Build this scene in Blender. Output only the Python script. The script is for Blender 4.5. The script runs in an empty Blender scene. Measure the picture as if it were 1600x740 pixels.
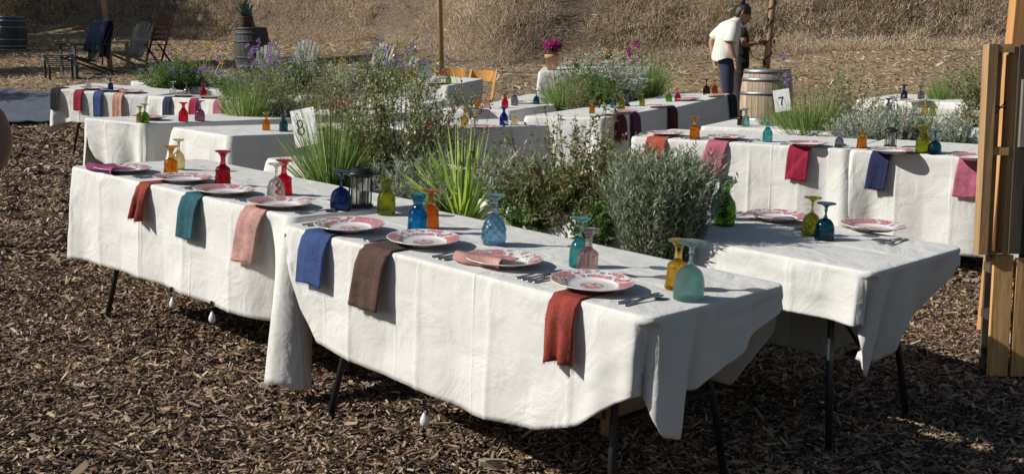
import bpy, bmesh, math, random
import numpy as np
from mathutils import Vector, Matrix, noise

random.seed(7)
rng = np.random.default_rng(7)
scene = bpy.context.scene
PI = math.pi

# ---------------------------------------------------------------- camera
FPX, PITCH, ROLL, CAMH = 1922.0, .154, -.006, 1.449
cam_d = bpy.data.cameras.new('camera')
cam_d.sensor_width = 36
cam_d.lens = FPX / 1600 * 36
cam_d.clip_start = .1
cam_d.clip_end = 600
cam = bpy.data.objects.new('camera', cam_d)
scene.collection.objects.link(cam)
F_ = Vector((0, math.cos(PITCH), -math.sin(PITCH)))
Up0 = Vector((0, math.sin(PITCH), math.cos(PITCH)))
X0 = Vector((1, 0, 0))
Xc = X0 * math.cos(ROLL) + Up0 * math.sin(ROLL)
Uc = -X0 * math.sin(ROLL) + Up0 * math.cos(ROLL)
m = Matrix((Xc, Uc, -F_)).transposed().to_4x4()
m.translation = Vector((0, 0, CAMH))
cam.matrix_world = m
scene.camera = cam

# ---------------------------------------------------------------- light
SUN_ELEV, SUN_AZ = math.radians(33), math.radians(189)   # where the sun stands (maths angle from +x)
sun_dir = Vector((math.cos(SUN_ELEV) * math.cos(SUN_AZ), math.cos(SUN_ELEV) * math.sin(SUN_AZ), math.sin(SUN_ELEV)))
world = bpy.data.worlds.new('World')
scene.world = world
world.use_nodes = True
wn = world.node_tree.nodes
wl = world.node_tree.links
wn.clear()
sky = wn.new('ShaderNodeTexSky')
sky.sky_type = 'NISHITA'
sky.sun_disc = False
sky.sun_elevation = SUN_ELEV
sky.sun_rotation = PI / 2 - SUN_AZ
bg = wn.new('ShaderNodeBackground')
bg.inputs['Strength'].default_value = .055
wo = wn.new('ShaderNodeOutputWorld')
wl.new(sky.outputs[0], bg.inputs[0])
wl.new(bg.outputs[0], wo.inputs[0])
sd = bpy.data.lights.new('sun', 'SUN')
sd.energy = 4.5
sd.angle = math.radians(.5)
sd.color = (1, .965, .90)
sun = bpy.data.objects.new('sun', sd)
scene.collection.objects.link(sun)
sun.rotation_euler = sun_dir.to_track_quat('Z', 'Y').to_euler()
sun.location = (-20, -8, 14)
scene.view_settings.view_transform = 'Standard'
scene.view_settings.look = 'None'
scene.view_settings.exposure = 0.1
scene.view_settings.gamma = 1
scene.render.engine = 'CYCLES'
cy = scene.cycles
cy.use_denoising = True
cy.max_bounces = 10
cy.transparent_max_bounces = 24
cy.transmission_bounces = 8
cy.caustics_refractive = False
cy.caustics_reflective = False
cy.sample_clamp_indirect = 6

# ---------------------------------------------------------------- helpers
COL = scene.collection


def tag(o, label=None, cat=None, group=None, kind=None):
    if label: o['label'] = label
    if cat: o['category'] = cat
    if group: o['group'] = group
    if kind: o['kind'] = kind
    return o


def empty(name, M, label=None, cat=None, group=None):
    o = bpy.data.objects.new(name, None)
    COL.objects.link(o)
    o.empty_display_size = .1
    if isinstance(M, Matrix): o.matrix_world = M
    else: o.location = M
    return tag(o, label, cat, group)


class MB:
    def __init__(s):
        s.v = []; s.f = []; s.mi = []

    def add(s, vs, fs, mi=0):
        n = len(s.v)
        s.v += [tuple(v) for v in vs]
        s.f += [tuple(i + n for i in f) for f in fs]
        s.mi += [mi] * len(fs)
        return s

    def box(s, x0, x1, y0, y1, z0, z1, M=None, mi=0, jit=0):
        vs = [Vector((x, y, z)) for z in (z0, z1) for y in (y0, y1) for x in (x0, x1)]
        if jit: vs = [v + Vector((random.uniform(-jit, jit), random.uniform(-jit, jit), random.uniform(-jit, jit))) for v in vs]
        if M: vs = [M @ v for v in vs]
        return s.add(vs, [(0, 2, 3, 1), (4, 5, 7, 6), (0, 1, 5, 4), (2, 6, 7, 3), (0, 4, 6, 2), (1, 3, 7, 5)], mi)

    def beam(s, a, b, w, t, up=Vector((0, 0, 1)), mi=0):
        a = Vector(a); b = Vector(b)
        d = (b - a).normalized()
        x = d.cross(up)
        if x.length < 1e-4: x = d.cross(Vector((0, 1, 0)))
        x.normalize(); y = x.cross(d)
        vs = [p + x * sx * w / 2 + y * sy * t / 2 for p in (a, b) for sy in (-1, 1) for sx in (-1, 1)]
        return s.add(vs, [(0, 1, 3, 2), (4, 6, 7, 5), (0, 4, 5, 1), (2, 3, 7, 6), (0, 2, 6, 4), (1, 5, 7, 3)], mi)

    def tube(s, pts, rad, n=6, mi=0, caps=True):
        pts = [Vector(p) for p in pts]
        if not hasattr(rad, '__len__'): rad = [rad] * len(pts)
        rings = []
        px = None
        for i, p in enumerate(pts):
            a = pts[max(i - 1, 0)]; b = pts[min(i + 1, len(pts) - 1)]
            d = (b - a).normalized()
            if px is None:
                px = d.cross(Vector((.31, .2, .93)))
                if px.length < .05: px = d.cross(Vector((1, 0, 0)))
            px = (px - d * px.dot(d)).normalized()
            py = d.cross(px)
            rings.append([p + (px * math.cos(2 * PI * k / n) + py * math.sin(2 * PI * k / n)) * rad[i] for k in range(n)])
        vs = [v for r in rings for v in r]
        fs = [(i * n + k, i * n + (k + 1) % n, (i + 1) * n + (k + 1) % n, (i + 1) * n + k) for i in range(len(pts) - 1) for k in range(n)]
        if caps:
            fs.append(tuple(range(n))[::-1])
            fs.append(tuple((len(pts) - 1) * n + k for k in range(n)))
        return s.add(vs, fs, mi)

    def lathe(s, prof, n=24, mod=None, mi=0, c=(0, 0, 0), capb=False, capt=False):
        vs = []
        for j, (r, z) in enumerate(prof):
            for k in range(n):
                a = 2 * PI * k / n
                rr = r * (1 + (mod(a, z) if mod else 0))
                vs.append((c[0] + rr * math.cos(a), c[1] + rr * math.sin(a), c[2] + z))
        fs = [(j * n + k, j * n + (k + 1) % n, (j + 1) * n + (k + 1) % n, (j + 1) * n + k) for j in range(len(prof) - 1) for k in range(n)]
        if capb: fs.append(tuple(range(n))[::-1])
        if capt: fs.append(tuple((len(prof) - 1) * n + k for k in range(n)))
        return s.add(vs, fs, mi)

    def mesh(s, name, mats, smooth=False):
        me = bpy.data.meshes.new(name)
        me.from_pydata(s.v, [], s.f)
        for m_ in (mats if isinstance(mats, (list, tuple)) else [mats]): me.materials.append(m_)
        if any(s.mi): me.polygons.foreach_set('material_index', s.mi)
        if smooth: me.polygons.foreach_set('use_smooth', [True] * len(me.polygons))
        me.update()
        return me

    def build(s, name, mats, parent=None, smooth=False, M=None, bevel=0):
        o = bpy.data.objects.new(name, s.mesh(name, mats, smooth))
        COL.objects.link(o)
        if parent: o.parent = parent
        if M is not None:
            if parent: o.matrix_local = M
            else: o.matrix_world = M
        if bevel:
            b = o.modifiers.new('bevel', 'BEVEL'); b.width = bevel; b.segments = 2; b.limit_method = 'ANGLE'
        return o


def link(name, me, parent=None, M=None):
    o = bpy.data.objects.new(name, me)
    COL.objects.link(o)
    if parent: o.parent = parent
    if M is not None: o.matrix_local = M
    return o


# ---------------------------------------------------------------- materials
MATS = {}


def nt(name):
    m_ = bpy.data.materials.new(name)
    m_.use_nodes = True
    n = m_.node_tree.nodes
    b = n['Principled BSDF']
    return m_, n, m_.node_tree.links, b


def ramp(n, stops):
    r = n.new('ShaderNodeValToRGB')
    e = r.color_ramp.elements
    while len(e) < len(stops): e.new(.5)
    for i, (p, c) in enumerate(stops):
        e[i].position = p
        e[i].color = (*c, 1)
    return r


def coords(n, l, kind='Object', scale=(1, 1, 1), rot=(0, 0, 0)):
    tc = n.new('ShaderNodeTexCoord')
    mp = n.new('ShaderNodeMapping')
    mp.inputs['Scale'].default_value = scale
    mp.inputs['Rotation'].default_value = rot
    l.new(tc.outputs[kind], mp.inputs[0])
    return mp.outputs[0]


def noise_node(n, l, co, scale, detail=4, rough=.6):
    t = n.new('ShaderNodeTexNoise')
    t.inputs['Scale'].default_value = scale
    t.inputs['Detail'].default_value = detail
    t.inputs['Roughness'].default_value = rough
    l.new(co, t.inputs['Vector'])
    return t


def bump(n, l, b, height, strength=.3, dist=.01):
    bp = n.new('ShaderNodeBump')
    bp.inputs['Strength'].default_value = strength
    bp.inputs['Distance'].default_value = dist
    l.new(height, bp.inputs['Height'])
    l.new(bp.outputs[0], b.inputs['Normal'])


def mat_noise(name, c1, c2, rough=.7, scale=20, stretch=(1, 1, 1), bs=.3, bd=.003, metal=0, translucent=0):
    if name in MATS: return MATS[name]
    m_, n, l, b = nt(name)
    co = coords(n, l, 'Object', stretch)
    t = noise_node(n, l, co, scale)
    r = ramp(n, [(.3, c1), (.7, c2)])
    l.new(t.outputs[0], r.inputs[0])
    l.new(r.outputs[0], b.inputs['Base Color'])
    b.inputs['Roughness'].default_value = rough
    b.inputs['Metallic'].default_value = metal
    if bs: bump(n, l, b, t.outputs[0], bs, bd)
    if translucent:
        tr = n.new('ShaderNodeBsdfTranslucent')
        l.new(r.outputs[0], tr.inputs[0])
        mx = n.new('ShaderNodeMixShader')
        mx.inputs[0].default_value = translucent
        l.new(b.outputs[0], mx.inputs[1]); l.new(tr.outputs[0], mx.inputs[2])
        l.new(mx.outputs[0], n['Material Output'].inputs[0])
    MATS[name] = m_
    return m_


def mat_fabric(name, col, rough=.9, weave=900, trans=.12, var=.12, wr=.0):
    if name in MATS: return MATS[name]
    m_, n, l, b = nt(name)
    co = coords(n, l)
    t = noise_node(n, l, co, 9, 5)
    t2 = noise_node(n, l, co, weave, 2)
    lo = tuple(c * (1 - var) for c in col); hi = tuple(min(1, c * (1 + var)) for c in col)
    r = ramp(n, [(.3, lo), (.7, hi)])
    l.new(t.outputs[0], r.inputs[0])
    b.inputs['Roughness'].default_value = rough
    b.inputs['Sheen Weight'].default_value = .15
    l.new(r.outputs[0], b.inputs['Base Color'])
    bp = n.new('ShaderNodeBump'); bp.inputs['Strength'].default_value = .25; bp.inputs['Distance'].default_value = .001
    l.new(t2.outputs[0], bp.inputs['Height'])
    if wr:
        t3 = noise_node(n, l, co, 4.0, 3, .5)
        t3.inputs['Distortion'].default_value = 1.2
        bp2 = n.new('ShaderNodeBump'); bp2.inputs['Strength'].default_value = wr; bp2.inputs['Distance'].default_value = .012
        l.new(t3.outputs[0], bp2.inputs['Height']); l.new(bp.outputs[0], bp2.inputs['Normal'])
        l.new(bp2.outputs[0], b.inputs['Normal'])
    else:
        l.new(bp.outputs[0], b.inputs['Normal'])
    tr = n.new('ShaderNodeBsdfTranslucent')
    l.new(r.outputs[0], tr.inputs[0])
    mx = n.new('ShaderNodeMixShader'); mx.inputs[0].default_value = trans
    l.new(b.outputs[0], mx.inputs[1]); l.new(tr.outputs[0], mx.inputs[2])
    l.new(mx.outputs[0], n['Material Output'].inputs[0])
    MATS[name] = m_
    return m_


def mat_napkin(name, col):
    """loosely woven gauze: visible threads"""
    key = 'napkin_' + name
    if key in MATS: return MATS[key]
    m_, n, l, b = nt(key)
    co = coords(n, l)
    t = noise_node(n, l, coords(n, l, 'Object', (1, 1, .35)), 210, 3, .8)
    t2 = noise_node(n, l, co, 14, 4)
    r = ramp(n, [(.33, tuple(c * .45 for c in col)), (.62, tuple(min(1, c * 1.15) for c in col))])
    ad = n.new('ShaderNodeMath'); ad.operation = 'ADD'
    sc = n.new('ShaderNodeMath'); sc.operation = 'MULTIPLY_ADD'; sc.inputs[1].default_value = .5; sc.inputs[2].default_value = 0
    l.new(t2.outputs[0], sc.inputs[0])
    sc2 = n.new('ShaderNodeMath'); sc2.operation = 'MULTIPLY'; sc2.inputs[1].default_value = .5
    l.new(t.outputs[0], sc2.inputs[0])
    l.new(sc.outputs[0], ad.inputs[0]); l.new(sc2.outputs[0], ad.inputs[1])
    l.new(ad.outputs[0], r.inputs[0])
    l.new(r.outputs[0], b.inputs['Base Color'])
    b.inputs['Roughness'].default_value = .95
    bump(n, l, b, t.outputs[0], .8, .004)
    t3 = noise_node(n, l, co, 16, 3, .5); t3.inputs['Distortion'].default_value = 1.
    bw = n.new('ShaderNodeBump'); bw.inputs['Strength'].default_value = .7; bw.inputs['Distance'].default_value = .008
    l.new(t3.outputs[0], bw.inputs['Height']); l.new(b.inputs['Normal'].links[0].from_socket, bw.inputs['Normal']); l.new(bw.outputs[0], b.inputs['Normal'])
    tr = n.new('ShaderNodeBsdfTranslucent'); l.new(r.outputs[0], tr.inputs[0])
    mx = n.new('ShaderNodeMixShader'); mx.inputs[0].default_value = .1
    l.new(b.outputs[0], mx.inputs[1]); l.new(tr.outputs[0], mx.inputs[2])
    l.new(mx.outputs[0], n['Material Output'].inputs[0])
    MATS[key] = m_
    return m_


def mat_wood(name, c1, c2, rough=.75, axis='Z', sc=1.0, knots=True, bs=.4, burn=None):
    if name in MATS: return MATS[name]
    m_, n, l, b = nt(name)
    st = {'X': (.6, 9, 9), 'Y': (9, .6, 9), 'Z': (9, 9, .6)}[axis]
    co = coords(n, l, 'Object', tuple(s * sc for s in st))
    oi = n.new('ShaderNodeObjectInfo')
    va = n.new('ShaderNodeVectorMath'); va.operation = 'ADD'
    l.new(co, va.inputs[0])
    mu = n.new('ShaderNodeMath'); mu.operation = 'MULTIPLY'; mu.inputs[1].default_value = 37
    l.new(oi.outputs['Random'], mu.inputs[0]); l.new(mu.outputs[0], va.inputs[1])
    t = noise_node(n, l, va.outputs[0], 3.2, 6, .65)
    t.inputs['Distortion'].default_value = .9
    t2 = noise_node(n, l, va.outputs[0], 14, 3, .6)
    mxv = n.new('ShaderNodeMath'); mxv.operation = 'MULTIPLY_ADD'; mxv.inputs[1].default_value = .35
    l.new(t2.outputs[0], mxv.inputs[0]); l.new(t.outputs[0], mxv.inputs[2])
    st_ = [(.45, c1), (.85, c2)]
    if burn: st_ = [(.42, burn), (.55, c1), (.85, c2)]
    r = ramp(n, st_)
    l.new(mxv.outputs[0], r.inputs[0])
    hs = n.new('ShaderNodeHueSaturation')
    mr = n.new('ShaderNodeMapRange'); mr.inputs['To Min'].default_value = .75; mr.inputs['To Max'].default_value = 1.2
    l.new(oi.outputs['Random'], mr.inputs[0]); l.new(mr.outputs[0], hs.inputs['Value'])
    l.new(r.outputs[0], hs.inputs['Color'])
    l.new(hs.outputs[0], b.inputs['Base Color'])
    b.inputs['Roughness'].default_value = rough
    bump(n, l, b, mxv.outputs[0], bs, .004)
    MATS[name] = m_
    return m_


def mat_plain(name, col, rough=.5, metal=0.):
    if name in MATS: return MATS[name]
    m_, n, l, b = nt(name)
    t = noise_node(n, l, coords(n, l), 30, 4)
    r = ramp(n, [(.3, tuple(c * .8 for c in col)), (.7, tuple(min(1, c * 1.12) for c in col))])
    l.new(t.outputs[0], r.inputs[0]); l.new(r.outputs[0], b.inputs['Base Color'])
    rr = n.new('ShaderNodeMapRange'); rr.inputs['To Min'].default_value = rough * .8; rr.inputs['To Max'].default_value = min(1, rough * 1.25)
    l.new(t.outputs[0], rr.inputs[0]); l.new(rr.outputs[0], b.inputs['Roughness'])
    b.inputs['Metallic'].default_value = metal
    MATS[name] = m_
    return m_


def mat_glass(name, col, bumpy=0.):
    key = 'glass_' + name
    if key in MATS: return MATS[key]
    m_, n, l, b = nt(key)
    b.inputs['Base Color'].default_value = (*col, 1)
    b.inputs['Transmission Weight'].default_value = 1.
    b.inputs['Roughness'].default_value = .055
    b.inputs['IOR'].default_value = 1.46
    b.inputs['Specular IOR Level'].default_value = .8
    if bumpy:
        v = n.new('ShaderNodeTexVoronoi'); v.inputs['Scale'].default_value = bumpy
        l.new(coords(n, l), v.inputs['Vector'])
        bump(n, l, b, v.outputs['Distance'], .55, .0025 if bumpy > 50 else .006)
    tp = n.new('ShaderNodeBsdfTransparent')
    tp.inputs[0].default_value = (*[min(1, c * .9 + .04) for c in col], 1)
    mx = n.new('ShaderNodeMixShader'); mx.inputs[0].default_value = .85 if name == 'pane' else .42
    l.new(b.outputs[0], mx.inputs[1]); l.new(tp.outputs[0], mx.inputs[2])
    l.new(mx.outputs[0], n['Material Output'].inputs[0])
    MATS[key] = m_
    return m_


def mat_leaf(name, c_dark, c_light, trans=.28, rough=.5, extra=None):
    key = 'leaf_' + name
    if key in MATS: return MATS[key]
    m_, n, l, b = nt(key)
    at = n.new('ShaderNodeAttribute'); at.attribute_name = 'tone'
    st = [(0., c_dark), (.8, c_light)]
    if extra: st = [(0., c_dark), (.6, c_light), (.97, extra)]
    r = ramp(n, st)
    l.new(at.outputs['Fac'], r.inputs[0])
    l.new(r.outputs[0], b.inputs['Base Color'])
    b.inputs['Roughness'].default_value = rough
    tr = n.new('ShaderNodeBsdfTranslucent'); l.new(r.outputs[0], tr.inputs[0])
    mx = n.new('ShaderNodeMixShader'); mx.inputs[0].default_value = trans
    l.new(b.outputs[0], mx.inputs[1]); l.new(tr.outputs[0], mx.inputs[2])
    l.new(mx.outputs[0], n['Material Output'].inputs[0])
    MATS[key] = m_
    return m_


# ---------------------------------------------------------------- terrain
TC = [c * .1 for c in (-0.429, 0.265, 0.05, 0.056, -0.02)]


def lerp1(x, xs, ys):
    return float(np.interp(x, xs, ys))


def foot_y(x):
    return lerp1(x, [-60, -30, -15, -7.7, -3.3, -.5, 60], [60, 52, 45, 37, 32, 25.5, 25.5])


def G(x, y):
    xc = min(max(x, -7), 7); yc = min(max(y, 0), 14) - 6
    z = TC[0] * xc + TC[1] * yc + TC[2] * xc * xc + TC[3] * xc * yc + TC[4] * yc * yc
    if y > 14:
        s = min(max((x + 8) / 6, 0), 1); s = s * s * (3 - 2 * s)
        z += (y - 14) * (.055 + .03 * s)
    d = y - foot_y(x)
    if d > 0:
        z += .6 * d * min(1, d / 1.2)
    if y > 15:
        z += .05 * noise.noise(Vector((x * .35, y * .35, 0))) * min(1, (y - 15) / 4)
    if d > 0:
        z += .5 * noise.noise(Vector((x * .3, y * .3, 3))) * min(1, d / 3)
    return z


def ray(px, py):
    return (F_ + Xc * ((px - 800) / FPX) - Uc * ((py - 370) / FPX))


def U(px, py, hz=0.):
    """world point where the line of sight of photo pixel (px, py) meets the terrain raised by hz"""
    d = ray(px, py)
    s = 1.5
    C0 = Vector((0, 0, CAMH))
    while s < 90:
        P = C0 + d * s
        if P.z < G(P.x, P.y) + hz: break
        s += .1
    lo, hi = s - .1, s
    for _ in range(10):
        mid = (lo + hi) / 2
        P = C0 + d * mid
        if P.z < G(P.x, P.y) + hz: hi = mid
        else: lo = mid
    return C0 + d * hi


def PXM(y): return FPX / y


# ---------------------------------------------------------------- ground
def build_ground():
    xs = np.concatenate([np.linspace(-90, -14, 26), np.linspace(-13, -5, 40), np.linspace(-4.85, 4.85, 100), np.linspace(5, 13, 36), np.linspace(14, 90, 26)])
    ys = np.concatenate([np.linspace(-40, -1, 14), np.linspace(0, 12, 110), np.linspace(12.15, 24, 60), np.linspace(24.2, 60, 110), np.linspace(61, 160, 30)])
    vs = []
    for y in ys:
        for x in xs:
            z = G(x, y)
            if y < 20: z += .034 * noise.noise(Vector((x * 1.4, y * 1.4, 8))) + .012 * noise.noise(Vector((x * 6, y * 6, 1)))
            vs.append((x, y, z))
    nx = len(xs)
    fs = [(j * nx + i, j * nx + i + 1, (j + 1) * nx + i + 1, (j + 1) * nx + i) for j in range(len(ys) - 1) for i in range(nx - 1)]
    me = bpy.data.meshes.new('ground')
    me.from_pydata(vs, [], fs)
    me.polygons.foreach_set('use_smooth', [True] * len(fs))
    m_, n, l, b = nt('ground_soil')
    tc = n.new('ShaderNodeTexCoord')
    sx = n.new('ShaderNodeSeparateXYZ'); l.new(tc.outputs['Object'], sx.inputs[0])
    n1 = noise_node(n, l, tc.outputs['Object'], .45, 5, .6)
    n2 = noise_node(n, l, tc.outputs['Object'], 14, 6, .7)
    n3 = noise_node(n, l, tc.outputs['Object'], 55, 4, .7)
    # mulch: dark brown shreds
    mul = ramp(n, [(.35, (.018, .012, .009)), (.55, (.07, .048, .034)), (.72, (.20, .145, .10))])
    l.new(n3.outputs[0], mul.inputs[0])
    # dry straw ground
    stw = ramp(n, [(.3, (.13, .09, .052)), (.5, (.27, .195, .11)), (.7, (.44, .335, .20))])
    l.new(n2.outputs[0], stw.inputs[0])
    dirt = ramp(n, [(.3, (.17, .125, .085)), (.7, (.28, .21, .14))])
    l.new(n2.outputs[0], dirt.inputs[0])
    md = n.new('ShaderNodeMixRGB')
    r1 = ramp(n, [(.46, (0, 0, 0)), (.58, (1, 1, 1))]); l.new(n1.outputs[0], r1.inputs[0])
    l.new(r1.outputs[0], md.inputs[0]); l.new(stw.outputs[0], md.inputs[1]); l.new(dirt.outputs[0], md.inputs[2])
    # mulch ends about 16 m out, with a ragged border
    ad = n.new('ShaderNodeMath'); ad.operation = 'MULTIPLY_ADD'; ad.inputs[1].default_value = 4.5
    l.new(n1.outputs[0], ad.inputs[0]); l.new(sx.outputs['Y'], ad.inputs[2])
    mr = n.new('ShaderNodeMapRange'); mr.inputs['From Min'].default_value = 17.2; mr.inputs['From Max'].default_value = 19.0
    l.new(ad.outputs[0], mr.inputs[0])
    mm = n.new('ShaderNodeMixRGB')
    l.new(mr.outputs[0], mm.inputs[0]); l.new(mul.outputs[0], mm.inputs[1]); l.new(md.outputs[0], mm.inputs[2])
    # bare earth and old litter under the brush, where the slope starts
    hz_ = n.new('ShaderNodeMapRange'); hz_.inputs['From Min'].default_value = 0; hz_.inputs['From Max'].default_value = 1
    ah = n.new('ShaderNodeAttribute'); ah.attribute_name = 'slope'
    l.new(ah.outputs['Fac'], hz_.inputs[0])
    hl = ramp(n, [(.3, (.045, .032, .022)), (.7, (.17, .125, .085))]); l.new(n2.outputs[0], hl.inputs[0])
    mh = n.new('ShaderNodeMixRGB'); l.new(hz_.outputs[0], mh.inputs[0]); l.new(mm.outputs[0], mh.inputs[1]); l.new(hl.outputs[0], mh.inputs[2])
    l.new(mh.outputs[0], b.inputs['Base Color'])
    b.inputs['Roughness'].default_value = .95
    bump(n, l, b, n3.outputs[0], .6, .02)
    a_ = me.attributes.new('slope', 'FLOAT', 'POINT'); a_.data.foreach_set('value', [min(1, max(0, (v[1] - foot_y(v[0]) + .5) / 1.5)) for v in vs])
    me.materials.append(m_)
    o = bpy.data.objects.new('ground', me)
    COL.objects.link(o)
    tag(o, kind='structure')


build_ground()


def chips(name, n_pts, place, sizes, mat, seed, variants=5, lift=.006):
    """loose chips scattered on the ground: instances of a few small warped blocks"""
    r = np.random.default_rng(seed)
    P = place(r, n_pts)
    N = len(P)
    co = np.zeros((N, 3), 'f')
    for i, (x, y) in enumerate(P):
        co[i] = (x, y, G(x, y) + r.uniform(0, lift * 2.2) + (.034 * noise.noise(Vector((x * 1.4, y * 1.4, 8))) if y < 20 else 0) + .012 * noise.noise(Vector((x * 6, y * 6, 1))))
    me = bpy.data.meshes.new(name)
    me.vertices.add(N)
    me.vertices.foreach_set('co', co.ravel())
    rot = np.stack([r.normal(0, .35, N), r.normal(0, .30, N), r.uniform(0, 2 * PI, N)], 1).astype('f')
    k = np.minimum(r.lognormal(0, .55, N), 2.3)
    sc = np.stack([k * sizes[0] * r.uniform(.6, 1.5, N), k ** .7 * sizes[1] * r.uniform(.5, 1.6, N), sizes[2] * r.uniform(.5, 1.6, N)], 1).astype('f')
    for nm, ty, dat in (('rot', 'FLOAT_VECTOR', rot.ravel()), ('scl', 'FLOAT_VECTOR', sc.ravel())):
        a = me.attributes.new(nm, ty, 'POINT'); a.data.foreach_set('vector', dat)
    a = me.attributes.new('tone', 'FLOAT', 'POINT'); a.data.foreach_set('value', r.random(N).astype('f'))
    a = me.attributes.new('pick', 'INT', 'POINT'); a.data.foreach_set('value', r.integers(0, variants, N).astype('i'))
    me.materials.append(mat)
    o = bpy.data.objects.new(name, me)
    COL.objects.link(o)
    ng = bpy.data.node_groups.new(name, 'GeometryNodeTree')
    ng.interface.new_socket('Geometry', in_out='INPUT', socket_type='NodeSocketGeometry')
    ng.interface.new_socket('Geometry', in_out='OUTPUT', socket_type='NodeSocketGeometry')
    N_ = ng.nodes; L_ = ng.links
    gi = N_.new('NodeGroupInput'); go = N_.new('NodeGroupOutput')
    g2i = N_.new('GeometryNodeGeometryToInstance')
    for v in range(variants):
        cb = N_.new('GeometryNodeMeshCube')
        cb.inputs['Size'].default_value = (1, 1, 1)
        cb.inputs['Vertices X'].default_value = 4
        cb.inputs['Vertices Y'].default_value = 2
        cb.inputs['Vertices Z'].default_value = 2
        sp = N_.new('GeometryNodeSetPosition')
        ns = N_.new('ShaderNodeTexNoise'); ns.noise_dimensions = '4D'
        ns.inputs['W'].default_value = v * 7.3 + seed
        ns.inputs['Scale'].default_value = 1.4
        sb = N_.new('ShaderNodeVectorMath'); sb.operation = 'SUBTRACT'; sb.inputs[1].default_value = (.5, .5, .5)
        L_.new(ns.outputs['Color'], sb.inputs[0])
        ml = N_.new('ShaderNodeVectorMath'); ml.operation = 'MULTIPLY'; ml.inputs[1].default_value = (.5, 2.2, 2.6)
        L_.new(sb.outputs[0], ml.inputs[0])
        L_.new(ml.outputs[0], sp.inputs['Offset'])
        L_.new(cb.outputs[0], sp.inputs['Geometry'])
        smt = N_.new('GeometryNodeSetMaterial'); smt.inputs['Material'].default_value = mat
        L_.new(sp.outputs[0], smt.inputs[0])
        L_.new(smt.outputs[0], g2i.inputs[0])
    iop = N_.new('GeometryNodeInstanceOnPoints')
    L_.new(gi.outputs[0], iop.inputs['Points'])
    L_.new(g2i.outputs[0], iop.inputs['Instance'])
    iop.inputs['Pick Instance'].default_value = True

    def na(nm, dt, sock):
        q = N_.new('GeometryNodeInputNamedAttribute'); q.data_type = dt; q.inputs[0].default_value = nm
        L_.new([s for s in q.outputs if s.enabled][0], sock)
    na('pick', 'INT', iop.inputs['Instance Index'])
    na('rot', 'FLOAT_VECTOR', iop.inputs['Rotation'])
    na('scl', 'FLOAT_VECTOR', iop.inputs['Scale'])
    L_.new(iop.outputs[0], go.inputs[0])
    md = o.modifiers.new('scatter', 'NODES'); md.node_group = ng
    return o


def mat_inst(name, stops, rough=.9, sc=40):
    m_, n, l, b = nt(name)
    at = n.new('ShaderNodeAttribute'); at.attribute_type = 'INSTANCER'; at.attribute_name = 'tone'
    t = noise_node(n, l, coords(n, l, 'Object', (.4, 2.5, 2.5)), 3, 3)
    ad = n.new('ShaderNodeMath'); ad.operation = 'MULTIPLY_ADD'; ad.inputs[1].default_value = .35; 
    l.new(t.outputs[0], ad.inputs[0]); l.new(at.outputs['Fac'], ad.inputs[2])
    sb = n.new('ShaderNodeMath'); sb.operation = 'SUBTRACT'; sb.inputs[1].default_value = .17
    l.new(ad.outputs[0], sb.inputs[0])
    r = ramp(n, stops); l.new(sb.outputs[0], r.inputs[0])
    l.new(r.outputs[0], b.inputs['Base Color'])
    b.inputs['Roughness'].default_value = rough
    return m_


M_CHIP = mat_inst('mulch_wood', [(0., (.018, .010, .007)), (.3, (.088, .052, .031)), (.6, (.235, .150, .092)), (.85, (.40, .285, .185)), (1., (.56, .44, .30))])
M_STRAW = mat_inst('dry_straw', [(0., (.17, .12, .07)), (.4, (.36, .265, .15)), (.8, (.56, .435, .265)), (1., (.74, .61, .41))])


def wedge(y0, y1, margin=1.5):
    def f(r, n):
        # uniform density in the strip of ground between y0 and y1 inside the view
        y = np.sqrt(r.uniform(y0 * y0, y1 * y1, n))
        x = r.uniform(-1, 1, n) * (y * .425 + margin)
        return np.stack([x, y], 1)
    return f


tag(chips('mulch', 200000, wedge(3.3, 7.2), (.031, .0046, .0036), M_CHIP, 11), 'shredded brown wood mulch covering the ground in front of the tables', 'mulch', kind='stuff')
tag(chips('mulch', 85000, wedge(7.2, 11.5), (.048, .0085, .006), M_CHIP, 12, 4), 'shredded brown wood mulch between the rows of tables', 'mulch', kind='stuff')
tag(chips('mulch', 46000, wedge(11.5, 16.8, 1.5), (.06, .013, .008), M_CHIP, 13, 4), 'sunlit wood mulch beyond the far left tables', 'mulch', kind='stuff')
tag(chips('big_mulch_chip', 420, wedge(3.4, 7.5), (.075, .007, .006), M_CHIP, 14), 'larger loose slivers of wood lying on the mulch', 'wood chips', kind='stuff')


def straw_place(r, n):
    y = np.sqrt(r.uniform(15.5 ** 2, 42 ** 2, n))
    x = r.uniform(-1, 1, n) * (y * .425 + 1)
    keep = np.array([yy < foot_y(xx) + 1.5 and (yy > 17 + 1.5 * noise.noise(Vector((xx * .5, yy * .5, 0)))) for xx, yy in zip(x, y)])
    return np.stack([x, y], 1)[keep]


tag(chips('straw_litter', 80000, straw_place, (.10, .007, .005), M_STRAW, 15, 4, lift=.01), 'dry cut straw lying on the pale ground below the slope', 'straw', kind='stuff')


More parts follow.
